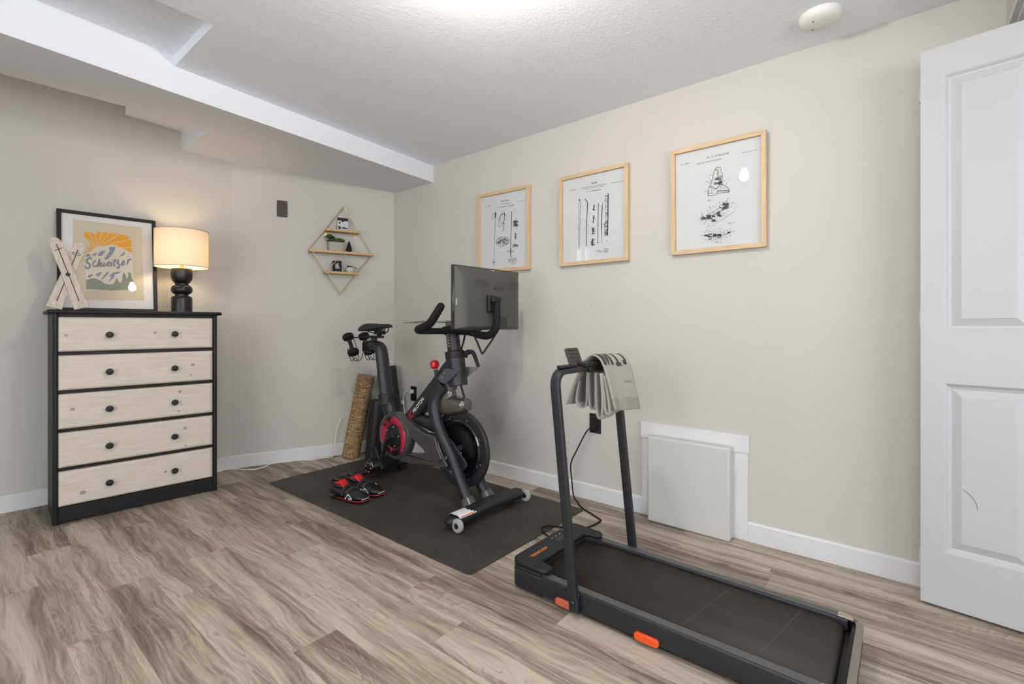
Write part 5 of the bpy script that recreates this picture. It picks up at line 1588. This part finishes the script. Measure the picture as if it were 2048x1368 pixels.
# handrail: one bent rectangular tube
ya = lambda z: .903+(z-.03)*.104
pts = [(X0-.013, ya(.022), .022), (X0-.013, ya(.4), .4), (X0-.013, ya(.79), .79)]
arc = lambda cx, sx: [(cx-sx*.055*cos(q), ya(.805+.055*sin(q)), .805+.055*sin(q)) for q in [i*pi/2/7 for i in range(8)]]
left = arc(X0-.013+.055, 1); right = list(reversed(arc(X1+.013-.055, -1)))
pts += left+right+[(X1+.013, ya(.79), .79), (X1+.013, ya(.4), .4), (X1+.013, ya(.022), .022)]
m = MB(); rings = []
for i, p in enumerate(pts):
    a = V(pts[max(i-1, 0)]); b = V(pts[min(i+1, len(pts)-1)]); dd = (b-a).normalized()
    yv = V((0, 1, .104)).normalized() if abs(dd.x) > .7 else V((0, 1, 0)); yv = (yv-dd*yv.dot(dd)).normalized(); nv = dd.cross(yv)
    rings.append([V(p)+yv*aa+nv*bb for aa, bb in rrect(.036, .020, .004, 3)])
m.loft(rings); m.build('handrail', PWD, TM, smooth=45)
for x, s in ((X0-.013, -1), (X1+.013, 1)):
    MB().lathe([(0, .010), (.009, .010), (.010, .014), (.007, .018), (0, .019)], (x, ya(.057), .057), (s, 0, 0), n=16).build('pivot_bolt', BGL, TM)
    m = MB(); m.box(min(x, x-s*.012), max(x, x-s*.012), ya(.06)-.02, ya(.06)+.02, .035, .085); m.build('pivot_bracket', BPL, TM, bevel=.003)
# phone holder on the rail
yb = ya(.86)
m = MB(); m.box(1.628, 1.845, yb-.030, yb+.028, .868, .886); m.box(1.660, 1.70, yb-.026, yb+.024, .845, .868); ph = m.build('holder_base', BPL, TM, bevel=.004)
TL = lambda a, b, o=0: V((1.575+a+.0*b, yb+.012+.35*b+o, .872+b*.93-o*.3))
holes = [[(.016+i*.0112+a, .014+j*.0150+b) for a, b in ((0, 0), (.0062, 0), (.0062, .0085), (0, .0085))] for j in range(4) for i in range(6)]
m = MB(); m.prism([(.047+a, .037+b) for a, b in rrect(.096, .074, .010, 4)], lambda a, b, q: TL(a, b, q), 0, .004, hole=holes)
m.build('holder_plate', plain('holder_grey', (62, 58, 52), .5), TM, smooth=30)
t = thing('remote_control', 'slim black remote control lying on the treadmill rail', 'remote control', (1.53, yb, .876))
m = MB(); m.prism([(1.532+a, yb+b) for a, b in rrect(.105, .030, .008, 3)], lambda a, b, q: V((a, b, q)), .8715, .881); m.build('case', BPL, t, bevel=.002)

# ------------------------------------------------------------------ towel over the rail


def towel():
    t = thing('gym_towel', 'grey gym towel with charcoal print hanging folded over the treadmill rail', 'towel', (1.80, yb, .66))
    xs = [1.705+(1.925-1.705)*i/22 for i in range(23)]
    base = [(1.092, .700), (1.080, .735), (1.062, .785), (1.040, .835), (1.018, .880), (.993, .9065), (.968, .908), (.945, .888), (.928, .845), (.914, .79), (.901, .735), (.890, .690)]
    prof = spline([V((y, z, 0)) for y, z in base], 5)
    N = len(prof)

    def P(x, q, o=0):
        """q 0..1 along the cloth from back hem to front hem"""
        f = q*(N-1); i = min(int(f), N-2); k = f-i
        p = prof[i]*(1-k)+prof[i+1]*k; d = (prof[i+1]-prof[i]).normalized(); nrm = V((d.y, -d.x, 0))
        s = (x-1.705)/.22
        wav = .006*sin(s*7+q*3)*(abs(q-.5)*2)**1.2+.004*sin(s*15+1)*(abs(q-.5)*2)**2
        spread = .020*(q-.5)*s
        pp = p+nrm*(o+wav)
        drop = -.016*(s-.3)*max(0, q-.55)*2
        return V((x+.028*(q-.5)*(1 if q > .5 else 1.2), pp.x-.010*s*(1 if q > .5 else -.3), pp.y+drop-.006*s))
    qs = [i/44 for i in range(45)]
    m = MB()
    for o in (0,):
        R = [[m.v(P(x, q, o)) for q in qs] for x in xs]
        for i in range(len(xs)-1):
            for j in range(len(qs)-1): m.face([R[i][j], R[i+1][j], R[i+1][j+1], R[i][j+1]])
    cl = m.build('outer_fold', TOWEL, t, smooth=180, solid=.007, recalc=True)
    # inner folds hanging below the rail
    for k, pts in enumerate(([(1.050, .80), (1.062, .74), (1.060, .705), (1.035, .692), (1.016, .71), (1.013, .80), (1.010, .842)],
                             [(1.006, .842), (1.004, .74), (.998, .695), (.986, .684), (.976, .70), (.974, .76), (.975, .838)],
                             [(.970, .838), (.968, .73), (.962, .675), (.951, .660), (.941, .672), (.938, .74), (.946, .838)],
                             [(.944, .838), (.934, .74), (.930, .69), (.920, .676), (.911, .69), (.920, .76), (.933, .828)])):
        pr = spline([V((y, z, 0)) for y, z in pts], 5)
        xa = 1.712+.005*(k % 2)
        m = MB(); g = []
        for i in range(13):
            x = xa+(1.915-xa)*i/12
            g.append([m.v(V((x, p.x+.003*sin(x*40+k), p.y+.006*sin(x*22+k*2)*(1-(p.y-.66)/.18)))) for p in pr])
        for i in range(12):
            for j in range(len(pr)-1): m.face([g[i][j], g[i+1][j], g[i+1][j+1], g[i][j+1]])
        m.build('inner_fold', TOWEL, t, smooth=180, solid=.0055)
    # woven border and printed letters on the front fall
    m = MB(); bq = [.90+.102*i/8 for i in range(9)]
    R = [[m.v(P(x, min(q, 1), .0044)) for q in bq] for x in xs]
    for i in range(len(xs)-1):
        for j in range(8): m.face([R[i][j], R[i+1][j], R[i+1][j+1], R[i][j+1]])
    m.build('woven_border', TOWELB, cl, smooth=180, solid=.001)
    d = Draw(lambda a, b: P(a, b, .0046))
    def L(pts, w):
        out = []
        for (a0, b0), (a1, b1) in zip(pts, pts[1:]): out += [(a0+(a1-a0)*i/8, b0+(b1-b0)*i/8) for i in range(8)]
        d.line(out+[pts[-1]], w)
    L([(1.722, .44), (1.722, .68)], .024); L([(1.730, .47), (1.752, .68), (1.774, .47)], .012); L([(1.782, .44), (1.782, .68)], .018)
    L([(1.828, .44), (1.828, .66)], .016); L([(1.808, .675), (1.848, .675)], .03); L([(1.890, .44), (1.890, .63), (1.882, .675), (1.868, .67)], .016); L([(1.866, .655), (1.880, .655)], .026)
    d.build('letter_print', TOWELP, cl)
    d = Draw(lambda a, b: P(a, b, .0046)); L([(1.835, .80), (1.885, .80)], .012); d.build('hem_mark', plain('towel_grey_print', (140, 136, 129), .95), cl)  # short, slightly darker grey mark on the front fall


towel()

# ------------------------------------------------------------------ look
S.view_settings.view_transform = 'Standard'; S.view_settings.look = 'None'; S.view_settings.gamma = 1
S.view_settings.use_curve_mapping = False
S.view_settings.exposure = .12
S.cycles.max_bounces = 10; S.cycles.diffuse_bounces = 6; S.cycles.transparent_max_bounces = 12
S.cycles.caustics_reflective = False; S.cycles.caustics_refractive = False
S.cycles.sample_clamp_indirect = 6
